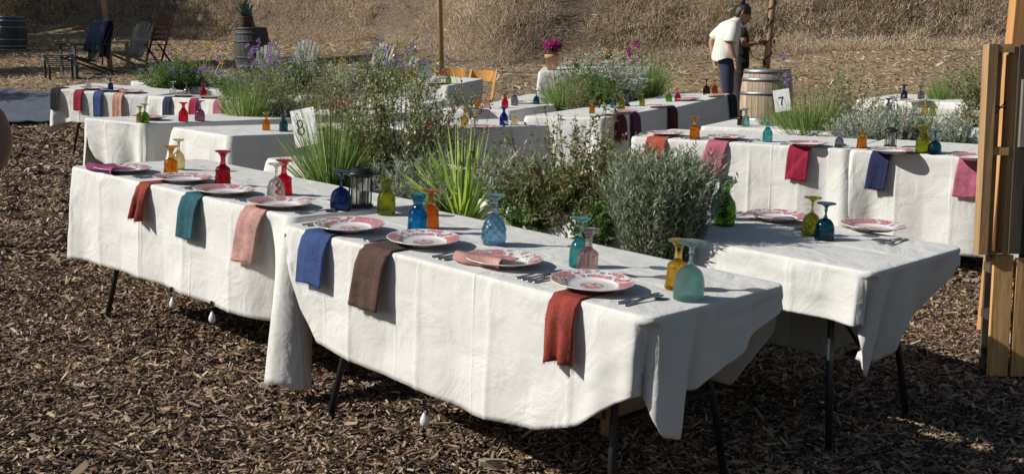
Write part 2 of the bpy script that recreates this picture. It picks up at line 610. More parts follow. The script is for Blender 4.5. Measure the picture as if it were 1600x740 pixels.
# ---- dry brush on the slope: many thin bent twigs and seed heads
def ribbons(P0, D, Ln, W, seed, bend=.25, segs=2):
    """thin strips: returns verts, faces arrays (segs quads each)"""
    r = np.random.default_rng(seed)
    N = len(P0)
    side = np.cross(D, r.normal(size=(N, 3))); side /= np.linalg.norm(side, axis=1)[:, None] + 1e-9
    bd = r.normal(size=(N, 3)) * bend; bd[:, 2] -= bend * .3
    vs = []
    for k in range(segs + 1):
        t = k / segs
        c = P0 + D * (Ln * t)[:, None] + bd * (Ln * t * t)[:, None]
        w = (W * (1 - .8 * t))[:, None]
        vs += [c - side * w / 2, c + side * w / 2]
    V_ = np.stack(vs, 1)          # N, 2*(segs+1), 3
    m_ = 2 * (segs + 1)
    base = (np.arange(N) * m_)[:, None]
    fs = []
    for k in range(segs):
        fs.append(base + np.array([[2 * k, 2 * k + 1, 2 * k + 3, 2 * k + 2]]))
    F4 = np.stack(fs, 1).reshape(-1, 4)
    return V_.reshape(-1, 3), F4, np.repeat(r.random(N), segs)


def quad_mesh(name, V_, F4, mat, tone=None, smooth=False, midx=None):
    me = bpy.data.meshes.new(name)
    me.vertices.add(len(V_)); me.vertices.foreach_set('co', np.asarray(V_, 'f').ravel())
    nf = len(F4)
    me.loops.add(nf * 4); me.loops.foreach_set('vertex_index', np.asarray(F4, 'i').ravel())
    me.polygons.add(nf); me.polygons.foreach_set('loop_start', np.arange(nf, dtype='i') * 4)
    for m_ in (mat if isinstance(mat, (list, tuple)) else [mat]): me.materials.append(m_)
    if midx is not None: me.polygons.foreach_set('material_index', np.asarray(midx, 'i'))
    if tone is not None:
        a = me.attributes.new('tone', 'FLOAT', 'FACE'); a.data.foreach_set('value', np.asarray(tone, 'f'))
    if smooth: me.polygons.foreach_set('use_smooth', [True] * nf)
    me.update(calc_edges=True)
    me.validate()
    return me


def build_brush():
    r = np.random.default_rng(5)
    cl = []
    while len(cl) < 8600:
        q_ = r.uniform(-1, 1)
        y = 30.
        for _ in range(4): y = foot_y(q_ * (y * .43 + 1)) + 2
        d = -.4 + (9.5 if q_ < -.1 else 7) * r.random() ** 1.25
        x = q_ * (y * .43 + 1); y = foot_y(x) + d
        if d < -.4: continue
        if d < .6 and r.random() < .55: continue
        if d > 10: continue
        if noise.noise(Vector((x * .5, y * .5, 2))) < -.38 and d < 2: continue
        cl.append((x, y, G(x, y), d))
    P0 = []; D = []; Ln = []; W = []; TN = []
    for (x, y, z, d) in cl:
        n = int(r.integers(34, 52))
        h = r.uniform(.35, .75) * (1 if d > .7 else .6) * (1.25 if noise.noise(Vector((x * .8, y * .8, 9))) > .1 else .85)
        a = r.uniform(0, 2 * PI, n); tl = np.abs(r.normal(0, .5, n))
        rr = r.uniform(0, .32, n)
        hh = r.uniform(0, .75, n) * h
        px_ = x + rr * np.cos(a); py_ = y + rr * np.sin(a)
        P0.append(np.stack([px_, py_, z + hh * .9], 1))
        D.append(np.stack([np.sin(tl * 1.6) * np.cos(a), np.sin(tl * 1.6) * np.sin(a), np.cos(tl * 1.2)], 1))
        Ln.append(r.uniform(.08, .26, n) * h * 1.2)
        W.append(r.uniform(.007, .017, n) * (y / 28))
        tn = .5 + .9 * noise.noise(Vector((x * .45, y * .45, 5))) + .5 * noise.noise(Vector((x * 1.7, y * 1.7, 7)))
        TN.append(np.clip(r.random(n) * .6 + .4 * tn, 0, 1))
    P0 = np.concatenate(P0); D = np.concatenate(D); Ln = np.concatenate(Ln); W = np.concatenate(W)
    V_, F4, tone = ribbons(P0, D, Ln, W, 3, .35, 2)
    tone = np.repeat(np.concatenate(TN), 2)
    mt = mat_leaf('dry_brush', (.21, .16, .105), (.62, .50, .355), .35, .9, extra=(.85, .72, .52))
    me = quad_mesh('dry_brush', V_, F4, mt, tone)
    o = link('dry_brush', me)
    tag(o, 'dry brown weeds and brush covering the slope behind the tables', 'brush', kind='stuff')


build_brush()

# ---------------------------------------------------------------- tables and cloths


def mat_cloth():
    """table linen with ironed-in fold lines, soft puckers and a fine weave"""
    m_, n, l, b = nt('white_tablecloth')
    tc = n.new('ShaderNodeTexCoord'); co = tc.outputs['Object']
    t = noise_node(n, l, co, 5, 4)
    r = ramp(n, [(.3, (.685, .675, .64)), (.7, (.74, .73, .695))])
    l.new(t.outputs[0], r.inputs[0]); l.new(r.outputs[0], b.inputs['Base Color'])
    b.inputs['Roughness'].default_value = .85
    sx = n.new('ShaderNodeSeparateXYZ'); l.new(co, sx.inputs[0])

    def ridge(sock, period, off, w=.0045):
        a = n.new('ShaderNodeMath'); a.operation = 'ADD'; a.inputs[1].default_value = off; l.new(sock, a.inputs[0])
        p = n.new('ShaderNodeMath'); p.operation = 'PINGPONG'; p.inputs[1].default_value = period / 2; l.new(a.outputs[0], p.inputs[0])
        m2 = n.new('ShaderNodeMapRange'); m2.interpolation_type = 'SMOOTHSTEP'
        m2.inputs['From Min'].default_value = 0; m2.inputs['From Max'].default_value = w * 2; m2.inputs['To Min'].default_value = 1; m2.inputs['To Max'].default_value = 0
        l.new(p.outputs[0], m2.inputs[0])
        return m2.outputs[0]
    h = ridge(sx.outputs[0], .40, .13)
    for sk in (ridge(sx.outputs[1], .38, .02),):
        a = n.new('ShaderNodeMath'); a.operation = 'ADD'; l.new(h, a.inputs[0]); l.new(sk, a.inputs[1]); h = a.outputs[0]
    nz = noise_node(n, l, co, 1.7, 2)
    mk = ramp(n, [(.38, (.0, .0, .0)), (.62, (1, 1, 1))]); l.new(nz.outputs[0], mk.inputs[0])
    mu = n.new('ShaderNodeMath'); mu.operation = 'MULTIPLY'; l.new(h, mu.inputs[0]); l.new(mk.outputs[0], mu.inputs[1])
    b1 = n.new('ShaderNodeBump'); b1.inputs['Strength'].default_value = .8; b1.inputs['Distance'].default_value = .003; l.new(mu.outputs[0], b1.inputs['Height'])
    n2 = noise_node(n, l, co, 6, 3, .5); n2.inputs['Distortion'].default_value = 1.5
    b2 = n.new('ShaderNodeBump'); b2.inputs['Strength'].default_value = .55; b2.inputs['Distance'].default_value = .016; l.new(n2.outputs[0], b2.inputs['Height']); l.new(b1.outputs[0], b2.inputs['Normal'])
    mg = n.new('ShaderNodeTexNoise'); mg.inputs['Scale'].default_value = 22; mg.inputs['Detail'].default_value = 3; mg.inputs['Distortion'].default_value = 2.; l.new(co, mg.inputs['Vector'])
    b3 = n.new('ShaderNodeBump'); b3.inputs['Strength'].default_value = .28; b3.inputs['Distance'].default_value = .004; l.new(mg.outputs[0], b3.inputs['Height']); l.new(b2.outputs[0], b3.inputs['Normal'])
    l.new(b3.outputs[0], b.inputs['Normal'])
    tr = n.new('ShaderNodeBsdfTranslucent'); l.new(r.outputs[0], tr.inputs[0])
    mx = n.new('ShaderNodeMixShader'); mx.inputs[0].default_value = .05
    l.new(b.outputs[0], mx.inputs[1]); l.new(tr.outputs[0], mx.inputs[2]); l.new(mx.outputs[0], n['Material Output'].inputs[0])
    return m_


M_CLOTH = mat_cloth()
M_TABLE = mat_plain('grey_plastic', (.30, .29, .27), .5)
M_BLACK = mat_plain('black_metal', (.022, .024, .028), .38, .3)
TABS = {}


class Tab:
    def __init__(s, x, y, yaw, L, W=.76, T=.75):
        ex = Vector((math.cos(yaw), math.sin(yaw), 0)); ey = Vector((-ex.y, ex.x, 0))
        O = Vector((x, y, 0))
        h = lambda u, v: G((O + ex * u + ey * v).x, (O + ex * u + ey * v).y)
        sx = (h(L - .2, W / 2) - h(.2, W / 2)) / (L - .4)
        sy = (h(L / 2, W) - h(L / 2, 0)) / W
        zc = h(L / 2, W / 2)
        ex3 = Vector((ex.x, ex.y, sx)).normalized()
        ey3 = Vector((ey.x, ey.y, sy)); ey3 = (ey3 - ex3 * ey3.dot(ex3)).normalized()
        ez = ex3.cross(ey3)
        M = Matrix((ex3, ey3, ez)).transposed().to_4x4()
        c = O + ex * L / 2 + ey * W / 2; c.z = zc + T
        M.translation = c - ex3 * L / 2 - ey3 * W / 2
        s.M = M; s.Mi = M.inverted(); s.L = L; s.W = W; s.T = T

    def at(s, u, v, z=0): return s.M @ Vector((u, v, z))

    def px(s, px, py, z=0):
        """local (u, v) of the point of this table's top seen at photo pixel (px, py)"""
        d = s.Mi.to_3x3() @ ray(px, py)
        o = s.Mi @ Vector((0, 0, CAMH))
        t = (z - o.z) / d.z
        return o.x + d.x * t, o.y + d.y * t


def folding_table(key, tab, label, group='folding tables set out in rows'):
    TABS[key] = tab
    L, W, T = tab.L, tab.W, tab.T
    Mb = tab.M @ Matrix.Translation((L / 2, W / 2, -T))
    root = empty('folding_table', Mb, label, 'table', group)
    loc = lambda u, v, z: Vector((u - L / 2, v - W / 2, z))
    b = MB(); hx, hy, cc = L / 2 - .014, W / 2 - .014, .085
    ring = []
    for sx, sy, a0 in ((1, 1, 0), (-1, 1, 1), (-1, -1, 2), (1, -1, 3)):       # rounded corners
        for q in range(5):
            a = (a0 + q / 4) * PI / 2
            ring.append((sx * (hx - cc) + cc * math.cos(a), sy * (hy - cc) + cc * math.sin(a)))
    k = len(ring)
    b.add([(x_, y_, z_) for z_ in (T - .05, T - .006) for x_, y_ in ring], [tuple(range(k))[::-1], tuple(range(k, 2 * k))] + [(i, (i + 1) % k, k + (i + 1) % k, k + i) for i in range(k)])
    b.build('tabletop', M_TABLE, root)
    for e in (0, 1):
        uu = lambda q: q if e == 0 else L - q + .10
        for s_ in (0, 1):
            vv = lambda q: q if s_ == 0 else W - q
            lg = MB()
            lg.tube([loc(uu(.34), vv(.16), T - .05), loc(uu(.32), vv(.145), T - .30), loc(uu(.29), vv(.10), T - .42), loc(uu(.24), vv(.055), .0)], .0135, 8)
            lg.build('leg', M_BLACK, root, True)
            ft = MB(); ft.tube([loc(uu(.245), vv(.06), .035), loc(uu(.24), vv(.055), -.004)], .017, 8)
            ft.build('rubber_foot', M_BLACK, root, True)
        cb = MB(); cb.beam(loc(uu(.30), .115, T - .40), loc(uu(.30), W - .115, T - .40), .032, .012)
        cb.build('crossbar', M_BLACK, root)
        br = MB(); br.tube([loc(uu(.30), W / 2, T - .40), loc(uu(.62), W / 2, T - .055)], .008, 6)
        br.build('brace', M_BLACK, root, True)
    return root


def hem_interp(pts, t):
    return float(np.interp(t, [p[0] for p in pts], [p[1] for p in pts]))


def tablecloth(key, label, near, right, far, left, tails=(0, 0, 0, 0), fine=True, seed=1, crease=.36, amp=.016, name='tablecloth', tuck=(0, 0, 0, 0), zoff=0., group='white tablecloths', folds=()):
    """near/right/far/left: hem drop along each side as [(t, drop)...] running NL-NR-FR-FL;
    tails: extra hanging point at the corners NL, NR, FR, FL; tuck: how far each side leans inward"""
    tab = TABS[key]
    L, W = tab.L, tab.W
    r_ = random.Random(seed)
    ds = .011 if fine else .035
    K = 28 if fine else 13
    cr = .045
    o_ = .004
    pts = []     # (x, y, nx, ny, side, t, dist_to_corner_signed list)
    sides = [((0, 0), (L, 0), (0, -1)), ((L, 0), (L, W), (1, 0)), ((L, W), (0, W), (0, 1)), ((0, W), (0, 0), (-1, 0))]
    hems = [near, right, far, left]
    for si, (a, b, n) in enumerate(sides):
        ln = math.hypot(b[0] - a[0], b[1] - a[1])
        k = max(4, int((ln - 2 * cr) / ds))
        for i in range(k + 1):
            q = cr + (ln - 2 * cr) * i / k
            t = q / ln
            pts.append((a[0] + (b[0] - a[0]) * t, a[1] + (b[1] - a[1]) * t, n[0], n[1], si, t, q, ln - q))
        # rounded corner to the next side
        n2 = sides[(si + 1) % 4][2]
        cx = b[0] - (n[0] + n2[0]) * cr; cy_ = b[1] - (n[1] + n2[1]) * cr
        kc = 7 if fine else 4
        for i in range(1, kc):
            an = (PI / 2) * i / kc
            nx = n[0] * math.cos(an) + n2[0] * math.sin(an); ny = n[1] * math.cos(an) + n2[1] * math.sin(an)
            pts.append((cx + nx * cr, cy_ + ny * cr, nx, ny, si if an < PI / 4 else (si + 1) % 4, 1.0 if an < PI / 4 else 0.0, 9 if an >= PI / 4 else 9, 0 if an < PI / 4 else 9))
            p = list(pts[-1]); p[6] = 0 if an >= PI / 4 else 9; p[7] = 0 if an < PI / 4 else 9; pts[-1] = tuple(p)
    M_ = len(pts)
    ph = [r_.uniform(0, 9) for _ in range(8)]
    arc = [0]
    for i in range(1, M_): arc.append(arc[-1] + math.hypot(pts[i][0] - pts[i - 1][0], pts[i][1] - pts[i - 1][1]))
    total = arc[-1] + .02
    vs = []
    top0 = []
    for i, (x, y, nx, ny, si, t, qa, qb) in enumerate(pts):
        s = arc[i]
        D = hem_interp(hems[si], t)
        # corner tail
        ci = si if qa < qb else (si + 1) % 4
        dc = min(qa, qb)
        if dc > 5: dc = 0
        sgn = 1 if qa < qb else -1
        D += tails[ci] * math.exp(-(dc / .09) ** 2)
        corner = math.exp(-(dc / .10) ** 2)
        valley = math.exp(-((dc - .17) / .07) ** 2)
        nz = noise.noise(Vector((s * 2.1, ph[0], seed))) + .6 * noise.noise(Vector((s * 5.3, ph[1], seed)))
        tri = abs(((s + ph[2] * .1) / crease) % 1 - .5) * 2
        crease_pop = math.exp(-((min(((s + ph[2] * .1) / crease) % 1, 1 - ((s + ph[2] * .1) / crease) % 1) * crease) / .008) ** 2)
        fold = (amp if fine else amp * 2.2) * nz * 1.1 + .014 * (tri - .5)
        tk = tuck[si]
        sd_t = qa if qa < 5 else (0 if pts[i][5] == 0 else 9)
        fo = 0
        for (fs_, fd, fa, fw) in folds:        # (side, distance from the side's start, outward amplitude, width)
            if fs_ == si: dd_ = t * (L, W, L, W)[si] - fd
            elif fs_ == (si + 1) % 4: dd_ = t * (L, W, L, W)[si] - (L, W, L, W)[si] - fd
            elif fs_ == (si - 1) % 4: dd_ = t * (L, W, L, W)[si] + (L, W, L, W)[fs_] - fd
            else: continue
            fo += fa * math.exp(-(dd_ / fw) ** 2)
        col = []
        for k in range(K + 1):
            dep = (0, .0015, .005, .011, .02)[k] if k < 5 else .02 + (max(D, .03) - .02) * (k - 4) / (K - 4)
            v = min(1, dep / max(D, .03))
            if k < 4: off = (-.006, -.002, 0, .002)[k]; z = -dep
            else:
                off = .003 + fold * min(1, v * 1.2) * (D / .4) + crease_pop * .004 * min(1, v * 6)
                off += corner * .10 * (v ** .9) * min(1, tails[ci] / .12 + .25) * min(1, D / .3)
                off -= valley * .05 * v * min(1, tails[ci] / .12 + .2)
                off += -tk * dep
                off += fo * min(1, v * 1.15) ** .8 if dep > .02 else 0
                off += .006 * noise.noise(Vector((s * 6, v * 4, seed * 3.1)))
                hc = math.exp(-((dep - .24) / .009) ** 2)
                off += hc * .0022 * (.5 + nz)
                z = -dep
            nxx, nyy = nx, ny
            col.append(Vector((x + nxx * (o_ + off), y + nyy * (o_ + off), z + zoff)))
        vs.append(col)
    V_ = []; 
    for k in range(K + 1):
        for i in range(M_): V_.append(vs[i][k])
    F4 = []
    for k in range(K):
        for i in range(M_):
            j = (i + 1) % M_
            F4.append((k * M_ + i, (k + 1) * M_ + i, (k + 1) * M_ + j, k * M_ + j))
    # top: rings shrinking to the table's centre line
    prev = 0
    rings = 17 if fine else 8
    base = len(V_)
    last = list(range(M_))
    for q in range(1, rings + 1):
        w = (.012, .035, .08)[q - 1] if q < 4 else .08 + .92 * (q - 3) / (rings - 3)
        cur = []
        for i, (x, y, nx, ny, *_) in enumerate(pts):
            tx = min(max(x, W / 2), L - W / 2); ty = W / 2
            X = x + (tx - x) * w - nx * .008 * (1 - w); Y = y + (ty - y) * w - ny * .008 * (1 - w)
            z = .0012 + .0025 * noise.noise(Vector((X * 7, Y * 7, seed)))
            z += .003 * math.exp(-((X - L * .5) / .008) ** 2) + .003 * math.exp(-((Y - W * .5) / .008) ** 2) + .002 * math.exp(-((X - L * .25) / .008) ** 2) + .002 * math.exp(-((X - L * .75) / .008) ** 2)
            cur.append(len(V_)); V_.append(Vector((X, Y, z + zoff)))
        for i in range(M_):
            j = (i + 1) % M_
            F4.append((last[i], last[j], cur[j], cur[i]))
        last = cur
    me = bpy.data.meshes.new(name)
    me.from_pydata([tuple(v) for v in V_], [], F4)
    me.polygons.foreach_set('use_smooth', [True] * len(F4))
    me.materials.append(M_CLOTH)
    me.validate()
    bm = bmesh.new(); bm.from_mesh(me)
    bm.verts.ensure_lookup_table()
    bmesh.ops.remove_doubles(bm, verts=[bm.verts[i] for i in last], dist=.02)
    bm.to_mesh(me); bm.free()
    o = link(name, me)
    o.matrix_world = tab.M
    sol = o.modifiers.new('thick', 'SOLIDIFY'); sol.thickness = .0015; sol.offset = -1
    tag(o, label, 'tablecloth', group)
    return o


def c_(v): return [(0, v), (1, v)]


# nearest double row: A and B in front, C and K behind the plants
folding_table('A', Tab(-.90, 4.78, -.757, 1.80), 'folding table under the nearest white cloth, black leg tubes showing at its right end')
folding_table('B', Tab(-2.20, 6.11, -.735, 1.78), 'folding table left of the nearest one, with the magenta napkin at its left end')
folding_table('C', Tab(-.03, 5.55, -.757, 1.81), 'folding table at the right behind the lavender bush, black legs showing at its end')
folding_table('K', Tab(-1.39, 6.92, -.785, 1.88), 'folding table behind the grass clump with the number 8 card')
tablecloth('A', 'long white cloth on the nearest table with blue, brown and rust napkins over its edge',
           [(0, .02), (.03, .16), (.07, .32), (.12, .43), (.3, .46), (.6, .49), (.76, .465), (.86, .40), (.94, .29), (.98, .25), (1, .26)],
           [(0, .24), (.04, .30), (.10, .38), (.20, .40), (.29, .38), (.34, .29), (.5, .245), (.75, .155), (.95, .09), (1, .08)],
           [(0, .10), (.1, .40), (.5, .42), (1, .42)], [(0, .42), (1, .05)], tails=(0, .0, 0, .0), seed=3, tuck=(0.02, .05, 0, 0), folds=((1, 0, -.075, .035), (1, .14, .05, .06), (1, .255, -.045, .022), (0, 1.62, .025, .06), (1, .5, .02, .05)))
tablecloth('B', 'white cloth on the second near table with magenta, rust, teal and pink napkins',
           [(0, .46), (.3, .45), (.6, .46), (.9, .48), (1, .50)], [(0, .52), (.4, .42), (1, .42)], c_(.5), [(0, .44), (1, .46)], tails=(0, .17, .1, .05), seed=8, zoff=.003, folds=((0, 1.63, -.035, .03), (1, .0, .03, .03)))
tablecloth('C', 'white cloth on the right hand table behind the lavender, short flap toward the viewer',
           [(0, .3), (.3, .28), (.6, .20), (1, .205)], [(0, .22), (.06, .30), (.12, .42), (.22, .38), (.34, .40), (.55, .31), (.8, .19), (1, .08)], [(0, .08), (.04, .14), (.12, .30), (.22, .46), (.32, .58), (1, .6)], c_(.3), tails=(.05, .0, 0, .1), seed=5, tuck=(0, .25, 0, 0), folds=((1, .0, -.05, .03), (1, .10, .04, .03), (1, .20, -.05, .03), (1, .33, .03, .04), (1, .50, -.02, .04)))
tablecloth('K', 'white cloth behind the grass clump of table 8, its left end in sun', c_(.42), c_(.4), c_(.45), c_(.4), tails=(.1, .1, .1, .1), seed=15, fine=False)

# row 7, right middle
folding_table('D1', Tab(.87, 8.98, -.54, 1.60), 'folding table with coral, pink and crimson napkins over its near edge')
folding_table('D2', Tab(2.245, 8.16, -.59, 1.83), 'folding table with navy and pink napkins, running behind the wooden post')
tablecloth('D1', 'floor length white cloth with coral, pink and crimson napkins hanging on it', c_(.62), [(0, .64), (1, .5)], c_(.5), c_(.6), tails=(0, .06, 0, 0), seed=21)
tablecloth('D2', 'floor length white cloth with the navy napkin hanging on it', c_(.63), c_(.6), c_(.5), [(0, .63), (1, .5)], tails=(.04, 0, 0, 0), seed=23, zoff=.003)
folding_table('D3', Tab(1.52, 9.92, -.54, 1.62), 'folding table behind the table with the number 7 card, its left end beside the barrel')
folding_table('D4', Tab(2.93, 9.07, -.59, 1.83), 'folding table behind the silver plants of the number 7 row')
tablecloth('D3', 'white cloth with two goblets at its left end near the barrel', c_(.5), c_(.5), c_(.5), c_(.5), seed=24, fine=False)
tablecloth('D4', 'white cloth seen through the silver plants of the number 7 row', c_(.5), c_(.5), c_(.5), c_(.5), seed=25, fine=False)
# far right tables
folding_table('P', Tab(3.15, 10.95, -.80, 1.83), 'far right folding table with coral and pale pink napkins')
tablecloth('P', 'white cloth at the far right with coral and pale pink napkins', c_(.5), c_(.5), c_(.5), c_(.5), seed=31, fine=False)
folding_table('S', Tab(3.55, 12.75, -.90, 1.83), 'farthest table at the right, in front of the dry slope')
tablecloth('S', 'white cloth on the farthest table at the right before the slope', c_(.5), c_(.5), c_(.5), c_(.5), seed=32, fine=False)

# rows that run away to the upper right
folding_table('G', Tab(-1.86, 8.14, .78, 1.50), 'folding table with the maroon napkin on its shaded side, left of the number 8 card')
tablecloth('G', 'white cloth, sunlit at its left end and shaded where the maroon napkin hangs', c_(.5), c_(.5), c_(.5), c_(.5), tails=(.05, 0, 0, .1), seed=41, amp=.02)
folding_table('H', Tab(-.78, 9.24, .57, 1.30), 'folding table whose grey shaded side shows behind the strappy bright plant')
tablecloth('H', 'white cloth whose shaded side shows behind the strappy bright plant', c_(.52), c_(.5), c_(.5), c_(.5), seed=43, fine=False)
folding_table('F', Tab(-2.62, 8.80, 1.0, 1.55, .66), 'folding table at the left whose cloth sags in folds, with two green glasses')
tablecloth('F', 'white cloth at the left gathered in deep grey folds at its end', c_(.5), c_(.5), c_(.5), [(0, .14), (.15, .30), (.5, .40), (.9, .42), (1, .46)], tails=(.12, 0, 0, 0), seed=44, amp=.05, tuck=(0, 0, 0, .16))
folding_table('F2', Tab(-1.70, 10.30, .95, 1.83), 'folding table behind the dense shrub of table 8')
tablecloth('F2', 'white cloth glimpsed behind the dense shrub of table 8', c_(.5), c_(.5), c_(.5), c_(.5), seed=45, fine=False)
folding_table('J', Tab(.80, 10.72, 1.125, 1.95), 'folding table in the middle with the maroon and purple napkins in shade')
tablecloth('J', 'white cloth in the middle, maroon and purple napkins on its shaded side', c_(.52), c_(.5), c_(.5), c_(.52), seed=46, tails=(.05, 0, 0, .1))
folding_table('J2', Tab(1.66, 12.50, 1.10, 2.1), 'folding table in front of the standing person with the charcoal napkin')
tablecloth('J2', 'white cloth with the charcoal napkin, in front of the standing person', c_(.55), c_(.5), c_(.5), c_(.5), seed=47, fine=False)
folding_table('N', Tab(.0, 11.80, 1.25, 1.3, .76), 'small looking table in the middle distance with crimson and blue goblets')
tablecloth('N', 'white cloth in the middle distance with the crimson and blue goblets', c_(.40), c_(.5), c_(.5), c_(.45), seed=48, fine=False)
folding_table('N2', Tab(.35, 13.15, 1.2, 1.6, .76), 'folding table beyond the crimson goblet')
tablecloth('N2', 'white cloth beyond the crimson goblet with a teal goblet', c_(.45), c_(.5), c_(.5), c_(.45), seed=49, fine=False)
folding_table('M', Tab(-.78, 15.45, 1.05, .85, .76), 'table with orange wooden chairs around it')
tablecloth('M', 'white cloth on the table with the orange wooden chairs', c_(.42), c_(.5), c_(.5), [(0, .4), (.5, .42), (1, .32)], seed=50, fine=False, tails=(.05, 0, 0, 0))
folding_table('O', Tab(.38, 17.0, -.12, 1.5, .76, .76), 'farthest middle table carrying the pot of magenta flowers')
tablecloth('O', 'white cloth hanging deep on the farthest middle table with the magenta flower pot', c_(.6), c_(.6), c_(.6), c_(.6), seed=51, amp=.04, fine=False)
# left group
folding_table('E', Tab(-5.36, 14.42, -.36, 1.35), 'farthest left folding table with black, crimson, blue and peach napkins')
tablecloth('E', 'white cloth at the far left with black, crimson, blue and peach napkins', [(0, .40), (.12, .40), (.2, .37), (1, .37)], c_(.4), c_(.6), [(0, .36), (1, .5)], seed=61, tails=(.04, 0, 0, .0))
folding_table('E2', Tab(-4.10, 13.94, -.56, 1.83), 'left folding table with navy, crimson and pink napkins')
tablecloth('E2', 'white cloth at the left with navy, crimson and pink napkins', c_(.40), c_(.4), c_(.5), c_(.42), seed=62, zoff=.003, tails=(.05, 0, 0, 0))
folding_table('E3', Tab(-4.75, 15.45, -.50, 1.83), 'left folding table behind the purple flowered bush')
tablecloth('E3', 'white cloth behind the row of hanging napkins at the left', c_(.4), c_(.4), c_(.4), c_(.4), seed=63, fine=False)
folding_table('R', Tab(-2.70, 14.55, -.58, 1.9), 'folding table behind the flowers, with the salmon napkin')
tablecloth('R', 'white cloth behind the flowers with the salmon napkin', c_(.42), c_(.4), c_(.4), c_(.4), seed=64, fine=False)

# ---------------------------------------------------------------- tableware
GLASSC = {
    'amber': (.78, .33, .03), 'yellow': (.80, .55, .06), 'ruby': (.45, .012, .035), 'red': (.72, .02, .05), 'blue': (.02, .33, .66),
    'pale blue': (.34, .58, .80), 'teal': (.14, .55, .56), 'aqua': (.42, .72, .72), 'pink': (.86, .56, .56), 'green': (.22, .48, .06),
    'olive': (.42, .46, .05), 'navy': (.02, .06, .22), 'dark teal': (.02, .15, .22), 'clear': (.86, .88, .88), 'purple': (.40, .16, .28),
    'smoke': (.32, .34, .42), 'brown': (.16, .08, .03), 'cobalt': (.02, .05, .45), 'orange': (.75, .22, .02), 'cream': (.85, .72, .42),
}
# outline of each kind of goblet standing upside down on its rim, height 1: bowl / stem / foot
PROF = {
    'bell': ([(.235, 0), (.242, .04), (.245, .15), (.238, .30), (.215, .42), (.165, .51), (.10, .565), (.045, .59)],
             [(.045, .59), (.056, .62), (.030, .66), (.027, .74), (.045, .80), (.036, .84), (.048, .89)],
             [(.048, .89), (.12, .94), (.225, .968), (.235, .985), (.222, .998), (.05, .985), (0, .98)]),
    'tulip': ([(.225, 0), (.25, .06), (.262, .16), (.255, .30), (.225, .42), (.17, .52), (.10, .585), (.06, .61)],
              [(.06, .61), (.085, .64), (.05, .68), (.042, .75), (.06, .80), (.05, .85), (.065, .90)],
              [(.065, .90), (.14, .94), (.21, .965), (.215, .985), (.20, .998), (.05, .985), (0, .98)]),
    'tumbler': ([(.255, 0), (.262, .03), (.255, .20), (.245, .45), (.21, .56), (.135, .66), (.118, .72)],
                [(.118, .72), (.13, .78), (.155, .84)],
                [(.155, .84), (.19, .89), (.205, .93), (.20, .985), (.18, .998), (.05, .97), (0, .965)]),
    'footed': ([(.225, 0), (.232, .03), (.215, .18), (.20, .42), (.21, .46), (.185, .52), (.11, .57), (.085, .60)],
               [(.085, .60), (.07, .68), (.068, .78), (.085, .86)],
               [(.085, .86), (.14, .93), (.215, .965), (.222, .985), (.205, .998), (.05, .98), (0, .975)]),
    'bottle': ([(.235, 0), (.24, .04), (.245, .28), (.235, .42), (.20, .53), (.14, .62), (.095, .70)],
               [(.095, .70), (.082, .76), (.08, .84), (.10, .89)],
               [(.10, .89), (.17, .935), (.225, .96), (.23, .985), (.21, .998), (.05, .975), (0, .97)]),
    'barrel': ([(.255, 0), (.265, .02), (.265, .05), (.245, .07), (.25, .16), (.30, .30), (.31, .40), (.27, .52), (.17, .60), (.09, .63)],
               [(.09, .63), (.06, .66), (.095, .71), (.06, .76), (.055, .81), (.07, .87)],
               [(.07, .87), (.15, .93), (.245, .965), (.255, .985), (.235, .998), (.05, .98), (0, .975)]),
}
GM = {}


def smooth_prof(p, k=4):
    out = []
    for i in range(len(p) - 1):
        a = p[max(i - 1, 0)]; b = p[i]; c = p[i + 1]; d = p[min(i + 2, len(p) - 1)]
        for j in range(k):
            t = j / k
            out.append(tuple(max(0, .5 * (2 * b[q] + (c[q] - a[q]) * t + (2 * a[q] - 5 * b[q] + 4 * c[q] - d[q]) * t * t + (3 * b[q] - a[q] - 3 * c[q] + d[q]) * t ** 3)) for q in (0, 1)))
    out.append(p[-1])
    return out


